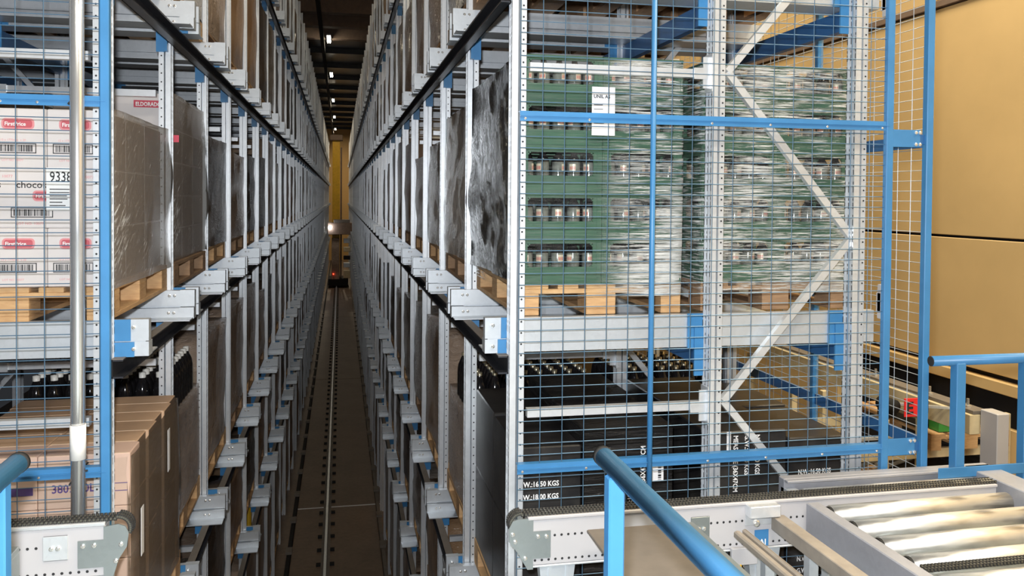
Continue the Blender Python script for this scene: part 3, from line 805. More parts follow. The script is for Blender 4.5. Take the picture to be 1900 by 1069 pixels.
pallet(1.73, yb - 0.01, T['lower'], 'wooden pallet under black bottles, wall end of right rack', 'pallets in the right rack', 'wood_old')
yb = LL.Y(1) + 0.13
pallet(-1.80, yb - 0.01, T['lower'], 'wooden pallet under white-capped bottles, second bay of left rack', 'pallets in the left rack', 'wood')
bottle_field(-1.79, yb + 0.05, 4.43, 8, 10, 0.097, 0.097, bigcapw, 'black bottle with a pale cap behind the brown cartons', 'pale-capped bottles behind the brown cartons', 4.428 - zl, 'behind the brown cartons', zl)

# ------------------------------------------------------------------ left front, middle tier: white printed cartons
pallet(-1.775, 3.905, T['middle'], 'wooden pallet under the white printed cartons at the front left', None, 'wood', True)
zm0 = T['middle'] + 0.144
HL = 0.256
logo_b = mb().prism(pill(0.128, 0.046, 0.016), 'y', -0.0012, 0).mesh('logo_field', M['ink_pink'])
logo_r = mb().prism(pill(0.112, 0.032, 0.010), 'y', -0.0018, 0).mesh('logo_field', M['ink_rose'])
fp = text_mesh('FirstPrice', 0.0235, M['ink_white'], 0.0005, 0.92)
YL = 3.92
def print_first_price(c, x, z, y):
    l = put('logo', logo_b, c, (x, y, z)); put('logo_inner', logo_r, l, (x + 0.008, y - 0.0004, z + 0.007))
    put('lettering', fp, l, (x + 0.012, y - 0.0026, z + 0.0145), rot=(PI / 2, 0, 0))
gw = 'white printed cartons on the front left pallet'
LAYW = ['bottom', 'middle', 'top']
for lay in range(3):
    z0, z1 = zm0 + lay * HL, zm0 + (lay + 1) * HL - 0.001
    for row in range(3):
        ya, ybk = YL + row * 0.395, YL + row * 0.395 + 0.393
        edges = [-1.01, -1.235, -1.46, -1.685] if lay != 1 else [-1.01, -1.43, -1.75]
        for ci in range(len(edges) - 1):
            if row > 0 and ci > 0 and lay < 2: continue
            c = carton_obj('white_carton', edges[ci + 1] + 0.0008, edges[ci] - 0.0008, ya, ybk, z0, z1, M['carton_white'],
                           f'white printed carton, {LAYW[lay]} layer, {ORD[ci]} from aisle, {("front", "middle", "back")[row]} row', gw, 0.004, M['shaded_side'])
            if row: continue
            y = ya - 0.0012; x0 = edges[ci + 1]; wd_ = edges[ci] - x0
            if lay != 1:
                print_first_price(c, x0 + 0.05, z0 + 0.166, y)
                put('barcode', barcode_mesh(0.16, 0.042, 0.0035, ci + lay), c, (x0 + 0.025, y, z0 + 0.064))
                lettering('12 x 1770mm  x 20', 0.0125, M['ink_pink'], c, (x0 + 0.045, y, z0 + 0.116))
                lettering('LOT NO. 10077', 0.0125, M['ink_pink'], c, (x0 + 0.05, y, z0 + 0.03))
            else:
                lettering('chocolate chips', 0.042, M['ink'], c, (x0 + 0.075, y, z0 + 0.172), 0.0003)
                print_first_price(c, x0 + 0.14, z0 + 0.115, y)
                put('barcode', barcode_mesh(0.165, 0.042, 0.0035, 9 + ci), c, (x0 + 0.055, y, z0 + 0.045))
                lettering('10077', 0.017, M['ink_pink'], c, (x0 + 0.34, y, z0 + 0.215))
                lettering('LOT NO. 10077', 0.016, M['ink_pink'], c, (x0 + 0.075, y, z0 + 0.014))
lb2 = thing('paper_label', 'white paper label numbered 93388 on the white cartons', 'label', (-1.235, YL - 0.006, zm0 + HL + 0.06))
put('sheet', mb().box(0, 0.155, 0, 0.001, 0, 0.185).mesh('sheet', M['paper']), lb2, (-1.235, YL - 0.006, zm0 + HL + 0.075))
put('lettering', text_mesh('93388', 0.062, M['ink'], 0.0006, 0.72), lb2, (-1.222, YL - 0.0066, zm0 + HL + 0.20), rot=(PI / 2, 0, 0))
for i in range(6):
    put('print_line', mb().box(0, 0.05 + 0.05 * random.random(), 0, 0.0006, 0, 0.004).mesh('print_line', M['ink']), lb2, (-1.222, YL - 0.0067, zm0 + HL + 0.095 + i * 0.014))
fm = shell_mesh('film', 0.80, 1.235, 3 * HL + 0.02, M['film_s'], 0.014, 18, 2, 0.012, True, 20, flare=0.045)
tag(put('stretch_film', fm, None, (-1.765, YL - 0.03, zm0 - 0.012)), 'crumpled clear stretch film around the white printed cartons', 'film')

# second bay: red-bannered white cartons
pallet(-1.76, LL.Y(1) + 0.12, T['middle'], 'wooden pallet under the red-bannered white cartons', None, 'wood_old', True)
ye = LL.Y(1) + 0.135
el = text_mesh('ELDORADO', 0.032, M['ink_white'], 0.0008, 0.82)
for lay in range(5):
    h = 0.2; z0 = zm0 + lay * h
    for ci, (xa, xb) in enumerate(((-1.30, -0.985), (-1.62, -1.302))):
        for row in range(3):
            if row and ci: continue
            c = carton_obj('white_carton', xa, xb, ye + row * 0.385, ye + row * 0.385 + 0.383, z0, z0 + h - 0.001, M['carton_white'],
                           f'white carton with red banner, {ORD[4 - lay]} layer from top, {("aisle side", "inner side")[ci]}, {("front", "middle", "back")[row]} row', 'red-bannered white cartons in the second bay', 0.004, M['shaded_side'])
            if row == 0 and lay >= 3:
                dx = 0.115 if lay == 4 else 0.18
                bn = put('banner', mb().box(0, 0.185, -0.0012, 0, 0, 0.042).mesh('banner', M['ink_red']), c, (xa + dx, ye - 0.0008, z0 + 0.115))
                put('lettering', el, bn, (xa + dx + 0.01, ye - 0.0026, z0 + 0.124), rot=(PI / 2, 0, 0))
            if row == 0 and lay == 2:
                p = put('barcode_sheet', mb().box(0, 0.15, -0.001, 0, 0, 0.3).mesh('sheet', M['paper']), c, (xa + 0.14, ye - 0.001, z0 - 0.14))
                put('lettering', text_mesh('93185', 0.06, M['ink'], 0.0006, 0.72), p, (xa + 0.155, ye - 0.0026, z0 + 0.09), rot=(PI / 2, 0, 0))
                for i in range(4): put('bar', mb().box(0, 0.1, -0.0006, 0, 0, 0.008).mesh('bar', M['ink']), p, (xa + 0.16, ye - 0.0026, z0 - 0.1 + i * 0.04))
fm = shell_mesh('film', 0.80, 1.20, 1.0, M['film_s'], 0.014, 14, 12, 0.012, True, 14, flare=0.04)
tag(put('stretch_film', fm, None, (-1.775, ye - 0.015, zm0 + 0.01)), 'clear stretch film around the red-bannered white cartons', 'film')

# ------------------------------------------------------------------ left front, lower tier: brown cartons
pallet(-1.70, 3.885, T['lower'], 'wooden pallet under the brown cartons at the front left', None, 'wood', True)
HB = 0.232
for lay in range(4):
    for row in range(6):
        for ci, (xa, xb) in enumerate(((-1.265, -0.895), (-1.68, -1.267))):
            if row > 0 and lay < 3 and ci > 0: continue
            y0 = 3.885 + row * 0.181; z0 = zl + lay * HB
            off = 0.012 if (row % 2) else 0.0
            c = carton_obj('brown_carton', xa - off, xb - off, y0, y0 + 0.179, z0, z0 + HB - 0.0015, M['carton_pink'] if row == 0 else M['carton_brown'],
                           f'brown carton, {ORD[lay]} layer from pallet, {ORD[row]} row, {("aisle side", "inner side")[ci]}', 'brown cartons on the front left pallet', 0.004, M['shaded_side'] if row else None)
            if lay == 3:
                put('lit_edge', mb().box(0, xb - xa - 0.02, 0, 0.006, 0, 0.001).mesh('lit_edge', M['lit_edge']), c, (xa - off + 0.01, y0 + 0.002, z0 + HB - 0.002))  # pale strip paints the light caught by the carton's top edge
            if row == 0:
                y = y0 - 0.0012
                lettering('3807 00L', 0.05, M['ink_purple'], c, (xa + (0.055 if ci == 0 else 0.1), y, z0 + 0.07), 0.001, 0.92)
                if ci:
                    ring = mb()
                    n = 20
                    pts = [(0.027 * math.cos(2 * PI * i / n), 0, 0.027 * math.sin(2 * PI * i / n)) for i in range(n)] + [(0.016 * math.cos(2 * PI * i / n), 0, 0.016 * math.sin(2 * PI * i / n)) for i in range(n)]
                    ring.add(pts, [(i, (i + 1) % n, n + (i + 1) % n, n + i) for i in range(n)])
                    ring.box(-0.016, 0.0, -0.0006, 0.0006, -0.006, 0.004); ring.box(-0.004, 0.004, -0.0006, 0.0006, -0.004, 0.016)
                    put('round_mark', ring.mesh('round_mark', M['ink_purple']), c, (xb - 0.055, y, z0 + 0.165))
                    put('barcode', mb().box(0, 0.1, -0.0008, 0, 0, 0.034).box(0.004, 0.096, -0.0012, 0, 0.004, 0.03).mesh('barcode', M['ink_purple']), c, (xb - 0.115, y, z0 + 0.066))
                else:
                    for q_, (lx, lz, lw) in enumerate(((0.06, 0.166, 0.05), (0.06, 0.155, 0.035), (0.06, 0.144, 0.045), (0.22, 0.17, 0.07), (0.24, 0.155, 0.05))):
                        put('print_line', mb().box(0, lw, -0.0006, 0, 0, 0.005).mesh('print_line', M['ink_purple']), c, (xa + lx, y, z0 + lz))
                    put('barcode', mb().box(0, 0.003, -0.0008, 0, 0, 0.036).box(0, 0.09, -0.0008, 0, 0, 0.003).box(0, 0.09, -0.0008, 0, 0.033, 0.036).mesh('barcode', M['ink_purple']), c, (xb - 0.1, y, z0 + 0.066))
fm = shell_mesh('film', 0.812, 1.11, 4 * HB - 0.02, M['film_s2'], 0.006, 14, 31, 0.004, False, 14, flare=0.02)
tag(put('stretch_film', fm, None, (-1.700, 3.875, zl)), 'thin clear stretch film around the brown cartons', 'film')
for i, (yy, zz) in enumerate(((4.02, 4.16), (4.62, 4.35))):
    tag(put('packing_slip', mb().box(0, 0.002, 0, 0.05, 0, 0.22).mesh('slip', M['paper']), None, (-0.880, yy, zz)), f'white packing slip on the aisle side of the brown cartons, {("nearer", "farther")[i]} one', 'label', 'packing slips')

# ------------------------------------------------------------------ safety mesh in front of both racks
def wire_panel(x0, x1, z0, z1, y, px=0.1, pz=0.05, r=0.0019, n=4, xoff=0.0):
    m = mb(); x = x0 + xoff
    while x <= x1 + 1e-6: m.tube((x, y, z0), (x, y, z1), r, n, caps=False); x += px
    z = z0
    while z <= z1 + 1e-6: m.tube((x0, y + r * 1.6, z), (x1, y + r * 1.6, z), r, n, caps=False); z += pz
    return m
YM = 3.555
g1 = thing('mesh_guard', 'blue-framed wire mesh guard across the front of the right rack', 'guard', (0.78, YM, 3.9))
put('wire_mesh', wire_panel(0.0, 1.79, 0, 3.2, 0.0, xoff=0.0).mesh('wire_mesh', M['wire']), g1, (0.765, YM, 3.97), kind='stuff')
def angle_rail(ln, h):
    return mb().box(0, ln, -0.004, 0.0, 0, h).box(0, ln, -0.012, -0.004, h * 0.5, h * 0.56).box(0, ln, 0.0, 0.03, h - 0.004, h).mesh('rail', M['blue'])
for z in (6.135, 4.59): 
    r = put('cross_rail', angle_rail(1.80, 0.044), g1, (0.762, YM - 0.004, z))
    for i in range(7): put('bolt', boltm, r, (0.785 + i * 0.29, YM - 0.009, z + 0.012), rot=(PI / 2, 0, 0), scale=(0.7, 0.7, 0.7))
put('mullion_tube', mb().tube((0, 0, 0), (0, 0, 3.2), 0.0125, 10).mesh('mullion_tube', M['blue'], True), g1, (1.372, YM - 0.012, 3.97))
put('frame_post', mb().bbox(0, 0.036, 0, 0.03, 0, 3.6, 0.003).mesh('frame_post', M['blue']), g1, (2.548, YM - 0.014, 3.6))
g2 = thing('mesh_guard', 'blue-framed wire mesh guard across the front of the left rack', 'guard', (-1.9, YM, 3.9))
put('wire_mesh', wire_panel(0.0, 1.0, 0, 3.2, 0.0, xoff=0.085).mesh('wire_mesh', M['wire']), g2, (-1.915, YM, 4.0), kind='stuff')
for z in (6.145, 4.68):
    r = put('cross_rail', angle_rail(1.03, 0.042), g2, (-1.935, YM - 0.004, z))
    for i in range(7): put('bolt', boltm, r, (-1.80 + i * 0.13, YM - 0.009, z + 0.012), rot=(PI / 2, 0, 0), scale=(0.6, 0.6, 0.6))
put('frame_post', mb().bbox(0, 0.034, 0, 0.03, 0, 3.6, 0.003).mesh('frame_post', M['blue']), g2, (-0.925, YM - 0.014, 3.6))
pp = thing('steel_pipe', 'vertical steel pipe with a white sleeve in front of the left mesh guard', 'pipe', (-0.992, 3.49, 3.6))
put('tube', mb().tube((0, 0, 0), (0, 0, 3.6), 0.026, 20).mesh('tube', M['tube_steel'], True), pp, (-0.992, 3.49, 4.05))
put('sleeve', mb().lathe([(0.0265, 0), (0.029, 0), (0.029, 0.135), (0.0265, 0.135)], 20).mesh('sleeve', M['pvc'], True), pp, (-0.992, 3.49, 4.775))
for z in (6.168, 4.70):
    tm = mb().bar((-0.03, -0.066, -0.022), (0.0, -0.066, 0.018), 0.006, 0.005, (0, 1, 0)).bar((0.0, -0.066, 0.018), (0.032, -0.05, 0.026), 0.006, 0.005, (0, 1, 0)).bar((0.0, -0.066, 0.018), (0.0, 0.07, 0.02), 0.006, 0.005)
    put('cable_tie', tm.mesh('cable_tie', M['rubber']), pp, (-0.992, 3.52 + 0.03, z))
# side guard running back along the wall end of the right rack
g3 = thing('mesh_guard', 'blue-framed wire mesh guard along the wall end of the right rack', 'guard', (2.77, 3.55, 3.9))
m = mb(); y = 0.0
while y <= 5.0: m.tube((0, y, 0), (0, y, 3.4), 0.002, 4, caps=False); y += 0.1
z = 0.0
while z <= 3.4: m.tube((0.003, 0, z), (0.003, 5.0, z), 0.002, 4, caps=False); z += 0.05
put('wire_mesh', m.mesh('wire_mesh', M['wire_steel']), g3, (2.77, 3.56, 3.9), kind='stuff')
for y in (3.55, 4.5, 6.1, 7.7):
    put('post', mb().bbox(-0.018, 0.018, -0.018, 0.018, 0, 3.6, 0.003).mesh('post', M['blue']), g3, (2.775, y, 3.85))
for z in (6.09, 4.62):
    put('cross_rail', mb().box(-0.008, 0.008, 0, 4.9, -0.03, 0.03).mesh('cross_rail', M['blue_dark']), g3, (2.778, 3.6, z))
for z in (6.10, 4.615):
    b = put('bracket_plate', mb().bbox(0, 0.155, 0, 0.005, -0.042, 0.042, 0.002).mesh('bracket_plate', M['blue']), g3, (2.575, YM - 0.012, z))
    put('bracket_arm', mb().bar((0.145, 0.003, 0), (0.195, 0.01, -0.006), 0.005, 0.045).mesh('bracket_arm', M['blue_dark']), g3, (2.575, YM - 0.012, z))
    for dx in (0.128, 0.15):
        for dz in (-0.028, 0.028): put('bolt', boltm, b, (2.575 + dx, YM - 0.014, z + dz), rot=(PI / 2, 0, 0))
for z in (5.30, 6.78):
    put('clamp', mb().bbox(0, 0.05, 0, 0.04, -0.05, 0.05, 0.004).bbox(0, 0.03, 0.0, 0.03, -0.08, 0.09, 0.003).mesh('clamp', M['white']), g1, (2.60, 3.64, z))

# ------------------------------------------------------------------ chain and roller conveyors on the platform
def chain_mesh(ln, wdt, pitch=0.0145):
    m = mb(); n = int(ln / pitch)
    for i in range(n):
        x = i * pitch
        for y in ((0.0, 0.004), (wdt * 0.45, wdt * 0.45 + 0.004), (wdt - 0.004, wdt)):
            m.mi = 0; m.bbox(x + 0.001, x + pitch * 0.96, y[0], y[1], 0, 0.015, 0.0012)
        m.mi = 1; m.tube((x + pitch / 2, -0.002, 0.0085), (x + pitch / 2, wdt + 0.002, 0.0085), 0.0042, 5)
    return m.mesh('chain', [M['chain'], M['chainpin']])
def wrap_chain(x, z, r, a0, a1, wdt):
    m = mb(); n = 12
    for i in range(n):
        t0 = a0 + (a1 - a0) * i / n; t1 = a0 + (a1 - a0) * (i + 0.9) / n
        p0 = (x + r * math.cos(t0), 0, z + r * math.sin(t0)); p1 = (x + r * math.cos(t1), 0, z + r * math.sin(t1))
        for y in (0.002, wdt * 0.5, wdt - 0.002): m.mi = 0; m.bar((p0[0], y, p0[2]), (p1[0], y, p1[2]), 0.004, 0.016, (0, 0, 1) if abs(math.cos(t0)) < 0.7 else (1, 0, 0))
        m.mi = 1; m.tube((p0[0], -0.002, p0[2]), (p0[0], wdt + 0.002, p0[2]), 0.0042, 5)
    return m.mesh('chain_turn', [M['chain'], M['chainpin']])
def hole_row(x0, n, pitch, z, y, parent, base, r=0.0055):
    m = mb()
    for i in range(n): m.add([(x0 + i * pitch + r * math.cos(t * PI / 4), 0, z + r * math.sin(t * PI / 4)) for t in range(8)], [tuple(range(8))])
    put('hole_row', m.mesh('hole_row', M['hole']), parent, (base[0], y, base[2]), kind='stuff')
CZ = 4.515; CY = 3.27
cv = thing('chain_conveyor', 'white chain conveyor with black chain in front of the right rack', 'conveyor', (0.7, CY, 4.05))
sb = put('side_profile', mb().bbox(0, 2.2, 0, 0.06, 0, 0.185, 0.003).mesh('side_profile', M['white']), cv, (0.748, CY, CZ - 0.205))
put('lip', mb().bbox(0, 2.2, -0.008, 0.062, 0, 0.014, 0.003).mesh('lip', M['white']), cv, (0.748, CY, CZ - 0.019))
put('lip', mb().bbox(0, 2.2, -0.004, 0.062, 0, 0.008, 0.002).mesh('lip', M['galv_bright']), cv, (0.748, CY, CZ - 0.214))
hole_row(0.085, 60, 0.0285, 0.118, CY - 0.0008, sb, (0.748, CY, CZ - 0.205))
hole_row(0.003, 66, 0.0285, 0.02, CY - 0.0008, sb, (0.748, CY, CZ - 0.205))
put('chain', chain_mesh(2.24, 0.05), cv, (0.72, CY + 0.004, CZ - 0.006))
put('chain_turn', wrap_chain(0, 0, 0.045, PI / 2, PI * 1.15, 0.05), cv, (0.722, CY + 0.004, CZ - 0.036))
ep = mb().prism([(0.0, 0.0), (0.018, -0.012), (0.07, -0.012)] and [(-0.055, 0.055), (-0.04, 0.082), (-0.018, 0.09), (0.045, 0.09), (0.045, 0.035), (0.118, 0.035), (0.118, -0.075), (0.045, -0.075), (0.045, -0.118), (0.022, -0.118), (-0.02, -0.045), (-0.055, 0.0)], 'y', -0.006, 0.0)
e = put('end_plate', ep.mesh('end_plate', M['galv_plate']), cv, (0.725, CY - 0.001, CZ - 0.1))
for dx, dz in ((0.065, 0.015), (0.1, 0.013), (0.012, -0.07), (-0.04, 0.03), (-0.03, 0.0)): put('bolt', boltm, e, (0.725 + dx, CY - 0.008, CZ - 0.1 + dz), rot=(PI / 2, 0, 0))
p = put('patch_plate', mb().bbox(0, 0.085, -0.005, 0, 0, 0.10, 0.002).mesh('patch_plate', M['galv_plate']), cv, (1.452, CY - 0.001, CZ - 0.155))
for dx in (0.018, 0.036, 0.058): put('bolt', boltm, p, (1.452 + dx, CY - 0.008, CZ - 0.105), rot=(PI / 2, 0, 0))
lg = mb().prism([(0.0, 0), (0.075, -0.0), (0.06, -0.26), (0.012, -0.26)], 'y', 0.0, 0.05).box(0.018, 0.026, -0.006, 0.0, -0.26, 0.0).box(0.055, 0.06, -0.006, 0, -0.26, 0).mesh('leg', M['galv'])
for x in (0.80, 1.72, 2.5): put('leg', lg, cv, (x, CY + 0.005, CZ - 0.214), scale=(2.0, 1, 0.96))
# bracket box, label and cable under the conveyor
hp = put('bracket_box', mb().bbox(0, 0.14, -0.05, 0, 0, 0.05, 0.003).bbox(0, 0.16, -0.006, 0.0, -0.045, 0.0, 0.002).mesh('bracket_box', M['galv_bright']), cv, (1.70, CY - 0.002, CZ - 0.062))
put('bolt', boltm, hp, (1.722, CY - 0.06, CZ - 0.075), rot=(PI / 2, 0, 0), scale=(1.6, 1.6, 1.6))
sg = put('blue_sticker', mb().box(0, 0.065, -0.001, 0, 0, 0.07).mesh('sticker', M['blue']), cv, (1.745, CY - 0.003, CZ - 0.2))
put('lettering', text_mesh('IAI', 0.035, M['ink_white'], 0.0008), sg, (1.758, CY - 0.0048, CZ - 0.195), rot=(PI / 2, 0, 0))
jb = put('terminal_box', mb().bbox(0, 0.12, -0.02, 0, 0, 0.075, 0.003).mesh('terminal_box', M['white']), cv, (1.632, CY - 0.002, CZ - 0.27))
put('cable', mb().tube((0, 0, 0), (0.002, 0, -0.05), 0.004, 6).mesh('cable', M['yellow']), jb, (1.672, CY - 0.024, CZ - 0.265))
put('cable', mb().tube((0, 0, 0), (0.01, 0, -0.12), 0.003, 6).mesh('cable', M['rubber']), jb, (1.674, CY - 0.024, CZ - 0.315))
# cross members that run towards the camera
rc = thing('roller_conveyor', 'roller conveyor with worn shiny steel rollers beside the chain conveyor', 'conveyor', (2.0, 2.0, 4.05))
xm = rc
put('cover_plate', mb().bbox(0, 0.42, 0, 2.0, 0, 0.012, 0.003).mesh('cover_plate', M['beam_dusty']), xm, (0.975, 1.2, 4.458))
put('plate_edge', mb().bbox(0, 0.035, 0, 2.0, 0, 0.03, 0.003).mesh('plate_edge', M['galv_plate']), xm, (1.397, 1.2, 4.44))
put('double_bar', mb().bbox(0, 0.03, 0, 2.0, 0, 0.03, 0.006).mesh('double_bar', M['galv_dust']), xm, (1.612, 1.2, 4.39))
put('double_bar', mb().bbox(0, 0.022, 0, 2.0, 0, 0.03, 0.006).mesh('double_bar', M['galv_dust']), xm, (1.650, 1.2, 4.395))
put('channel', mb().bbox(0, 0.06, 0, 2.1, 0, 0.06, 0.003).mesh('channel', M['galv_dust']), xm, (1.812, 1.15, 4.39))
for x in (1.2, 1.66, 1.85):
    for y in (1.4, 3.0): put('leg', mb().box(-0.02, 0.02, -0.02, 0.02, 0, 0.345).mesh('leg', M['galv']), xm, (x, y, 4.05))
# roller conveyor
put('side_frame', mb().bbox(0, 0.06, 0, 2.25, 0, 0.20, 0.004).mesh('side_frame', M['galv_frame']), rc, (1.975, 1.0, 4.295))
put('side_frame', mb().bbox(0, 0.14, 0, 2.5, 0, 0.16, 0.004).mesh('side_frame', M['galv_frame']), rc, (2.965, 1.0, 4.36))
put('end_beam', mb().bbox(0, 1.10, 0, 0.05, 0, 0.09, 0.003).bbox(0, 1.10, -0.03, 0.0, 0.078, 0.09, 0.002).mesh('end_beam', M['galv_frame']), rc, (2.0, 3.475, 4.43))
put('end_bracket', mb().bbox(0, 0.055, 0, 0.17, 0, 0.03, 0.003).mesh('end_bracket', M['galv']), rc, (2.0, 3.335, 4.45))
rmesh = mb().tube((0, 0, 0), (0.875, 0, 0), 0.041, 24).mesh('roller', M['roller'], True)
hub = mb().tube((-0.012, 0, 0), (0.0, 0, 0), 0.036, 16).mesh('hub', M['rubber'])
for y in (3.405, 3.195, 3.03, 2.86, 2.69, 2.52, 2.35, 2.18):
    r = put('roller', rmesh, rc, (2.06, y, 4.455)); put('hub', hub, r, (2.06, y, 4.455))
put('drive_chain', chain_mesh(1.2, 0.04), rc, (2.06, 2.60, 4.47))
for x in (2.0, 3.05):
    for y in (1.3, 3.1): put('leg', mb().box(-0.025, 0.025, -0.025, 0.025, 0, 0.31).mesh('leg', M['galv']), rc, (x, y, 4.05))
# left chain conveyor end
CL = 4.605; CYL = 3.28
cl = thing('chain_conveyor', 'white chain conveyor end with black chain in front of the left rack', 'conveyor', (-1.4, CYL, 4.05))
sb = put('side_profile', mb().bbox(0, 1.15, 0, 0.06, 0, 0.185, 0.003).mesh('side_profile', M['white']), cl, (-1.99, CYL, CL - 0.205))
put('lip', mb().bbox(0, 1.15, -0.008, 0.062, 0, 0.014, 0.003).mesh('lip', M['galv_bright']), cl, (-1.99, CYL, CL - 0.019))
put('lip', mb().bbox(0, 1.15, -0.004, 0.062, 0, 0.008, 0.002).mesh('lip', M['galv_bright']), cl, (-1.99, CYL, CL - 0.214))
hole_row(0.86, 10, 0.0285, 0.02, CYL - 0.0008, sb, (-1.99, CYL, CL - 0.205)); hole_row(0.86, 3, 0.0285, 0.118, CYL - 0.0008, sb, (-1.99, CYL, CL - 0.205))
put('chain', chain_mesh(1.2, 0.05), cl, (-1.99, CYL + 0.004, CL - 0.006))
put('chain_turn', wrap_chain(0, 0, 0.045, PI / 2, -PI * 0.15, 0.05), cl, (-0.80, CYL + 0.004, CL - 0.036))
ep = mb().prism([(-0.118, 0.03), (-0.03, 0.03), (-0.03, 0.078), (0.02, 0.085), (0.045, 0.075), (0.056, 0.05), (0.05, 0.0), (0.022, -0.045), (0.0, -0.118), (-0.03, -0.118), (-0.03, -0.07), (-0.118, -0.07)][::-1], 'y', -0.006, 0.0)
e = put('end_plate', ep.mesh('end_plate', M['galv_plate']), cl, (-0.815, CYL - 0.001, CL - 0.1))
for dx, dz in ((-0.1, 0.012), (-0.062, 0.012), (0.03, 0.01), (0.012, -0.05)): put('bolt', boltm, e, (-0.815 + dx, CYL - 0.008, CL - 0.1 + dz), rot=(PI / 2, 0, 0))
p = put('patch_plate', mb().bbox(0, 0.085, -0.005, 0, 0, 0.09, 0.002).mesh('patch_plate', M['galv_bright']), cl, (-1.05, CYL - 0.001, CL - 0.135))
for dx in (0.03, 0.052): put('bolt', boltm, p, (-1.05 + dx, CYL - 0.008, CL - 0.09), rot=(PI / 2, 0, 0))
for x in (-1.10, -1.7): put('leg', lg, cl, (x, CYL + 0.005, CL - 0.214), scale=(2.0, 1, 1.3))
put('cover_panel', mb().bbox(0, 0.5, 0, 1.0, 0, 0.02, 0.003).bbox(0.485, 0.5, 0, 1.0, -0.2, 0.0, 0.003).mesh('cover_panel', M['galv_plate']), cl, (-1.62, 2.26, 4.52))

# ------------------------------------------------------------------ blue handrails
hr = thing('handrail', 'blue tubular handrail slanting towards the lower right foreground', 'handrail', (0.65, 1.9, 4.05))
tb = put('rail_tube', mb().tube((0, 0, 0), (0, -2.6, 0), 0.0245, 20).mesh('rail_tube', M['blue'], True), hr, (0.653, 2.0, 5.15))
put('end_cap', mb().tube((0, -0.006, 0), (0, 0.012, 0), 0.0255, 20).mesh('end_cap', M['rubber'], True), tb, (0.653, 2.0, 5.15))
for y in (1.90, 0.9): put('post', mb().bbox(-0.02, 0.02, -0.02, 0.02, 0, 1.085, 0.004).mesh('post', M['blue']), hr, (0.648, y, 4.05))
hl = thing('handrail', 'blue tubular handrail end at the lower left corner', 'handrail', (-0.76, 2.1, 4.05))
tb = put('rail_tube', mb().tube((0, 0, 0), (0, -2.6, 0), 0.0245, 20).mesh('rail_tube', M['blue'], True), hl, (-0.760, 2.20, 5.15))
put('end_cap', mb().tube((0, -0.006, 0), (0, 0.012, 0), 0.0255, 20).mesh('end_cap', M['rubber'], True), tb, (-0.760, 2.20, 5.15))
for y in (2.10, 1.0): put('post', mb().bbox(-0.02, 0.02, -0.02, 0.02, 0, 1.085, 0.004).mesh('post', M['blue']), hl, (-0.765, y, 4.05))
hf = thing('handrail', 'blue handrail with square posts in front of the tan wall', 'handrail', (2.9, 3.45, 4.05))
put('rail_tube', mb().tube((0, 0, 0), (2.4, 0, 0), 0.024, 20).mesh('rail_tube', M['blue'], True), hf, (2.735, 3.45, 5.045))
put('tube_end', mb().lathe([(0.0, 0), (0.020, 0), (0.0242, 0.002)], 16).mesh('tube_end', M['hole']), hf, (2.733, 3.45, 5.045), rot=(0, PI / 2, 0))
for x in (2.885, 3.262, 4.2): put('post', mb().bbox(-0.025, 0.025, -0.025, 0.025, 0, 0.985, 0.004).mesh('post', M['blue']), hf, (x, 3.45, 4.05))
put('knee_rail', mb().bbox(0, 2.3, -0.006, 0.0, 0, 0.05, 0.002).mesh('knee_rail', M['blue']), hf, (2.76, 3.42, 4.495))
# platform that carries conveyors and rails
pf = thing('platform', 'grey steel platform that carries the conveyors and handrails', 'platform', (0.8, 1.0, 0))
for i in range(6): put('deck_plate', mb().bbox(0, 1.0, 0, 4.95, 0, 0.03, 0.003).mesh('deck_plate', M['galv_plate']), pf, (-2.05 + i * 1.005, -1.5, 4.018))
for x in (-1.9, 3.6):
    for y in (-1.2, 3.2): put('column', mb().box(-0.06, 0.06, -0.06, 0.06, 0, 4.018).mesh('column', M['blue_dark']), pf, (x, y, 0))

# ------------------------------------------------------------------ hall beyond the right rack
oc = thing('conveyor_line', 'grey steel conveyor beam running along the foot of the tan wall', 'conveyor', (5.0, 4, 0))
put('beam', mb().bbox(0, 0.10, 0, 9, 0, 0.16, 0.004).mesh('beam', M['cream']), oc, (4.95, 5.78, 3.93))
put('cover_strip', mb().bbox(0, 0.14, 0, 9, 0, 0.03, 0.003).mesh('cover_strip', M['beam_dusty']), oc, (4.98, 5.78, 4.092))
for y in (5.9, 6.35, 7.1, 8.2): put('bolt', mb().tube((0, 0, 0), (0, 0, 0.07), 0.012, 8).lathe([(0.03, 0.0), (0.03, 0.015), (0, 0.015)], 8).mesh('stud', M['bolt']), oc, (5.03, y, 4.122))
for y in (9.5, 14): put('post', mb().box(-0.04, 0.04, -0.04, 0.04, 0, 3.9).mesh('post', M['cream']), oc, (5.0, y, 0))
wc = thing('column', 'white painted column under the conveyor beam by the wall', 'column', (5.09, 5.68, 0))
put('shaft', mb().bbox(-0.055, 0.055, -0.09, 0.09, 0, 4.14, 0.006).mesh('shaft', M['white']), wc, (5.09, 5.68, 0)); put('foot', mb().box(-0.14, 0.14, -0.14, 0.14, 0, 0.02).mesh('foot', M['white']), wc, (5.09, 5.68, 0))
sgn_ = thing('sign', 'red hanging sign with black letters E and N', 'sign', (4.59, 5.95, 4.05))
put('board', mb().bbox(0, 0.208, 0, 0.012, 0, 0.15, 0.002).mesh('board', M['red']), sgn_, (4.484, 5.95, 4.05))
lettering('E', 0.135, M['ink'], sgn_, (4.495, 5.947, 4.078), 0.004); lettering('N', 0.135, M['ink'], sgn_, (4.602, 5.947, 4.078), 0.004)
put('arm', mb().bar((0, 0, 0), (0.40, 0.05, -0.05), 0.02, 0.02).mesh('arm', M['galv']), sgn_, (4.58, 5.97, 4.135))
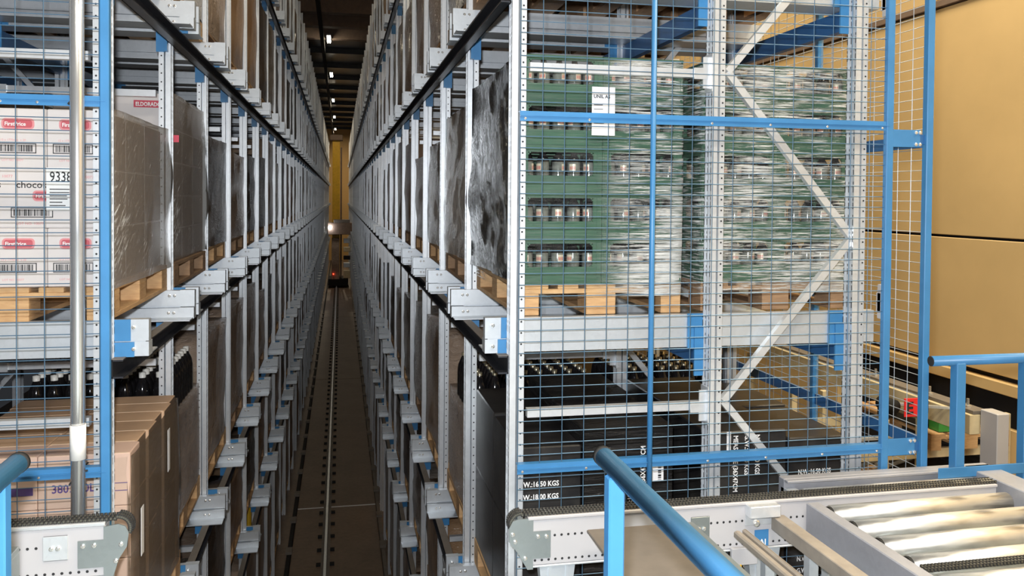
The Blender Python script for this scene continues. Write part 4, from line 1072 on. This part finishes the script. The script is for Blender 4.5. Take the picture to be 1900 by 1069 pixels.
mt = thing('motor', 'black gear motor beside the red sign on the conveyor beam', 'motor', (4.4, 5.98, 4.0))
put('housing', mb().tube((0, 0, 0), (0, 0.16, 0), 0.06, 14).mesh('housing', M['rubber'], True), mt, (4.41, 5.98, 4.13)); put('gearbox', mb().bbox(-0.06, 0.05, 0, 0.12, -0.10, 0.0, 0.01).mesh('gearbox', M['rubber']), mt, (4.41, 6.0, 4.13))
put('hanger', mb().bar((0, 0, 0), (0.52, 0.0, -0.06), 0.03, 0.02).mesh('hanger', M['galv']), mt, (4.45, 6.10, 4.13))
# cream painted storage frame with pallets behind the handrail
cf = thing('cream_rack', 'cream painted pallet frame standing below the conveyor beam', 'rack', (5.0, 6.5, 0))
for x, y in ((4.37, 6.5), (4.46, 7.6), (4.70, 6.5), (4.80, 7.6), (5.06, 6.5), (5.06, 7.6), (5.94, 6.5), (5.94, 7.6)):
    put('post', mb().bbox(-0.03, 0.03, -0.03, 0.03, 0, 3.88, 0.004).mesh('post', M['cream']), cf, (x, y, 0))
for z in (2.90, 3.56):
    for y in (6.5, 7.6): put('beam', mb().box(0, 1.6, -0.02, 0.02, -0.04, 0.04).mesh('beam', M['cream']), cf, (4.36, y, z))
for z in (3.1, 3.35, 3.72): put('beam', mb().box(0, 0.7, -0.012, 0.012, -0.012, 0.012).mesh('beam', M['galv']), cf, (4.38, 6.48, z))
for x in (4.70, 5.06):
    put('brace', mb().bar((0, 0, 0), (0, 1.1, 0.6), 0.03, 0.03).mesh('brace', M['galv']), cf, (x, 6.5, 2.95)); put('brace', mb().bar((0, 0, 0.6), (0, 1.1, 0), 0.03, 0.03).mesh('brace', M['galv']), cf, (x + 0.03, 6.5, 2.95))
for i in range(2):
    z = 2.94 + i * 0.66
    pallet(5.11, 6.42, z, f'orange-brown pallet on the cream frame, {("lower", "upper")[i]} shelf', 'pallets on the cream frame', 'wood')
    for j in range(2):
        carton_obj('black_carton', 5.13 + j * 0.39, 5.50 + j * 0.39, 6.46 + 0.16 * i, 7.2, z + 0.144, z + (0.46, 0.22)[i], M['carton_black'], f'black carton on the cream frame, {("lower", "upper")[i]} shelf, {("left", "right")[j]}', 'cartons on the cream frame')
o = carton_obj('green_box', 5.22, 5.36, 6.46, 6.6, 3.747, 3.86, M['greengoods'], 'small green box with yellow lid on the upper pallet by the sign', None)
put('lid', mb().box(0, 0.14, 0, 0.14, 0, 0.05).mesh('lid', M['yellow']), o, (5.22, 6.46, 3.86))

# ------------------------------------------------------------------ the aisle: rail, crane, lamps
cr = thing('crane_rail', 'worn steel crane rail bolted along the aisle floor', 'rail', (-0.21, 10, 0))
put('rail_foot', mb().box(-0.07, 0.07, 0, END - 3, 0, 0.02).mesh('rail_foot', M['beam_dusty']), cr, (-0.21, 2, 0))
put('rail_web', mb().box(-0.012, 0.012, 0, END - 3, 0.02, 0.10).mesh('rail_web', M['beam_dusty']), cr, (-0.21, 2, 0))
put('rail_head', mb().bbox(-0.025, 0.025, 0, END - 3, 0.10, 0.14, 0.006).mesh('rail_head', M['galv']), cr, (-0.21, 2, 0))
cm = mb(); y = 0.3
while y < 66:
    cm.box(-0.14, -0.07, y, y + 0.07, 0, 0.035); cm.box(0.07, 0.14, y, y + 0.07, 0, 0.035); y += 0.55
put('rail_clips', cm.mesh('rail_clips', M['rubber']), cr, (-0.21, 2, 0), kind='stuff')
for i, (x, wd_) in enumerate(((-0.78, 'left'), (0.70, 'right'))):
    gr = thing('guide_strip', f'dark steel guide strip along the foot of the {wd_} rack', 'strip', (x, 2, 0))
    put('strip', mb().bbox(-0.03, 0.03, 0, END - 4, 0, 0.12, 0.004).mesh('strip', M['rubber'] if i == 0 else M['beam_dusty']), gr, (x, 2, 0))
    cm = mb(); y = 5
    while y < 40: cm.box(-0.05, 0.05, y, y + 0.2, 0.12, 0.16); y += 1.31
    put('strip_shoes', cm.mesh('strip_shoes', M['beam_dusty']), gr, (x, 2, 0), kind='stuff')
sk = thing('stacker_crane', 'yellow stacker crane with tall mast at the far end of the aisle', 'crane', (-0.2, 55, 0.14))
put('base', mb().bbox(-0.62, 0.62, -1.0, 1.2, 0, 0.45, 0.02).mesh('base', M['rubber']), sk, (-0.1, 55, 0.14))
put('mast', mb().bbox(-0.235, 0.235, -0.3, 0.3, 0, 8.85, 0.01).mesh('mast', M['yellow']), sk, (-0.256, 55, 0.55))
put('cable_duct', mb().box(-0.05, 0.05, -0.06, 0.06, 0, 8.4).mesh('cable_duct', M['joist']), sk, (0.06, 54.8, 0.55))
put('mast_head', mb().bbox(-0.4, 0.4, -0.5, 0.5, 0, 0.35, 0.02).mesh('mast_head', M['joist']), sk, (-0.25, 55, 9.4))
ca = put('carriage', mb().bbox(-0.75, 0.75, -0.7, 0.3, 0, 0.75, 0.02).mesh('carriage', M['joist']), sk, (0.0, 54.5, 3.4))
put('headlamp', mb().lathe([(0, -0.1), (0.07, -0.07), (0.1, 0), (0.07, 0.07), (0, 0.1)], 10).mesh('headlamp', M['lampblue']), ca, (-0.64, 53.7, 3.85))
put('shuttle', mb().bbox(-0.5, 0.5, -0.4, 0.4, 0, 0.2, 0.02).mesh('shuttle', M['beam_dusty']), ca, (0.1, 54.2, 4.15))
put('cabinet', mb().bbox(-0.24, 0.24, -0.3, 0.3, 0, 2.6, 0.02).mesh('cabinet', M['w_brown']), sk, (-0.28, 54.3, 0.55))
put('tail_lamp', mb().lathe([(0, -0.05), (0.05, 0), (0, 0.05)], 8).mesh('tail_lamp', M['redlamp']), sk, (-0.4, 53.95, 0.9))
for i, (z, h, mm) in enumerate(((0.62, 0.5, 'cream'), (1.3, 0.3, 'galv'), (1.8, 0.25, 'rubber'), (2.3, 0.3, 'cream'), (2.85, 0.3, 'galv'))):
    put('control_box', mb().bbox(0, 0.42, -0.2, 0.2, 0, h, 0.02).mesh('control_box', M[mm]), sk, (0.22, 54.2, z))
for i, y in enumerate((14.0, 22.5, 31.0, 40.0, 50.5, 61.0, 72.0)):
    lm = thing('ceiling_lamp', f'lit tube lamp on the ceiling above the aisle, {ORD[i]} from the front', 'lamp', (-0.4, y, 11.5), 'lamps above the aisle')
    put('housing', mb().bbox(-0.08, 0.08, -0.7, 0.7, 0.0, 0.06, 0.01).mesh('housing', M['white']), lm, (-0.42, y, 11.49))
    put('tube', mb().tube((-0.04, -0.62, 0), (-0.04, 0.62, 0), 0.016, 8).mesh('tube', M['lamp'], True), lm, (-0.42, y, 11.465))
    put('tube', mb().tube((0.04, -0.62, 0), (0.04, 0.62, 0), 0.016, 8).mesh('tube', M['lamp'], True), lm, (-0.42, y, 11.465))
    area_light('aisle_lamp', (-0.42, y, 11.43), 0.3, (14, 14, 16, 18, 110, 150, 340)[i], (1.0, 0.84, 0.60), size_y=1.3)
tr_ = thing('guide_rail', 'dark guide rail hung under the ceiling along the aisle', 'rail', (-0.62, 4, 11.2))
put('guide', mb().bbox(-0.06, 0.06, 0, END - 6, 0, 0.16, 0.01).mesh('guide', M['rubber']), tr_, (-0.62, 4, 11.1))
hm = mb().box(-0.03, 0.03, -0.03, 0.03, 0, 0.3).mesh('hanger', M['rubber'])
for y in (7, 15, 23, 31.2, 40, 48, 56, 64, 72): put('hanger', hm, tr_, (-0.62, y, 11.25))
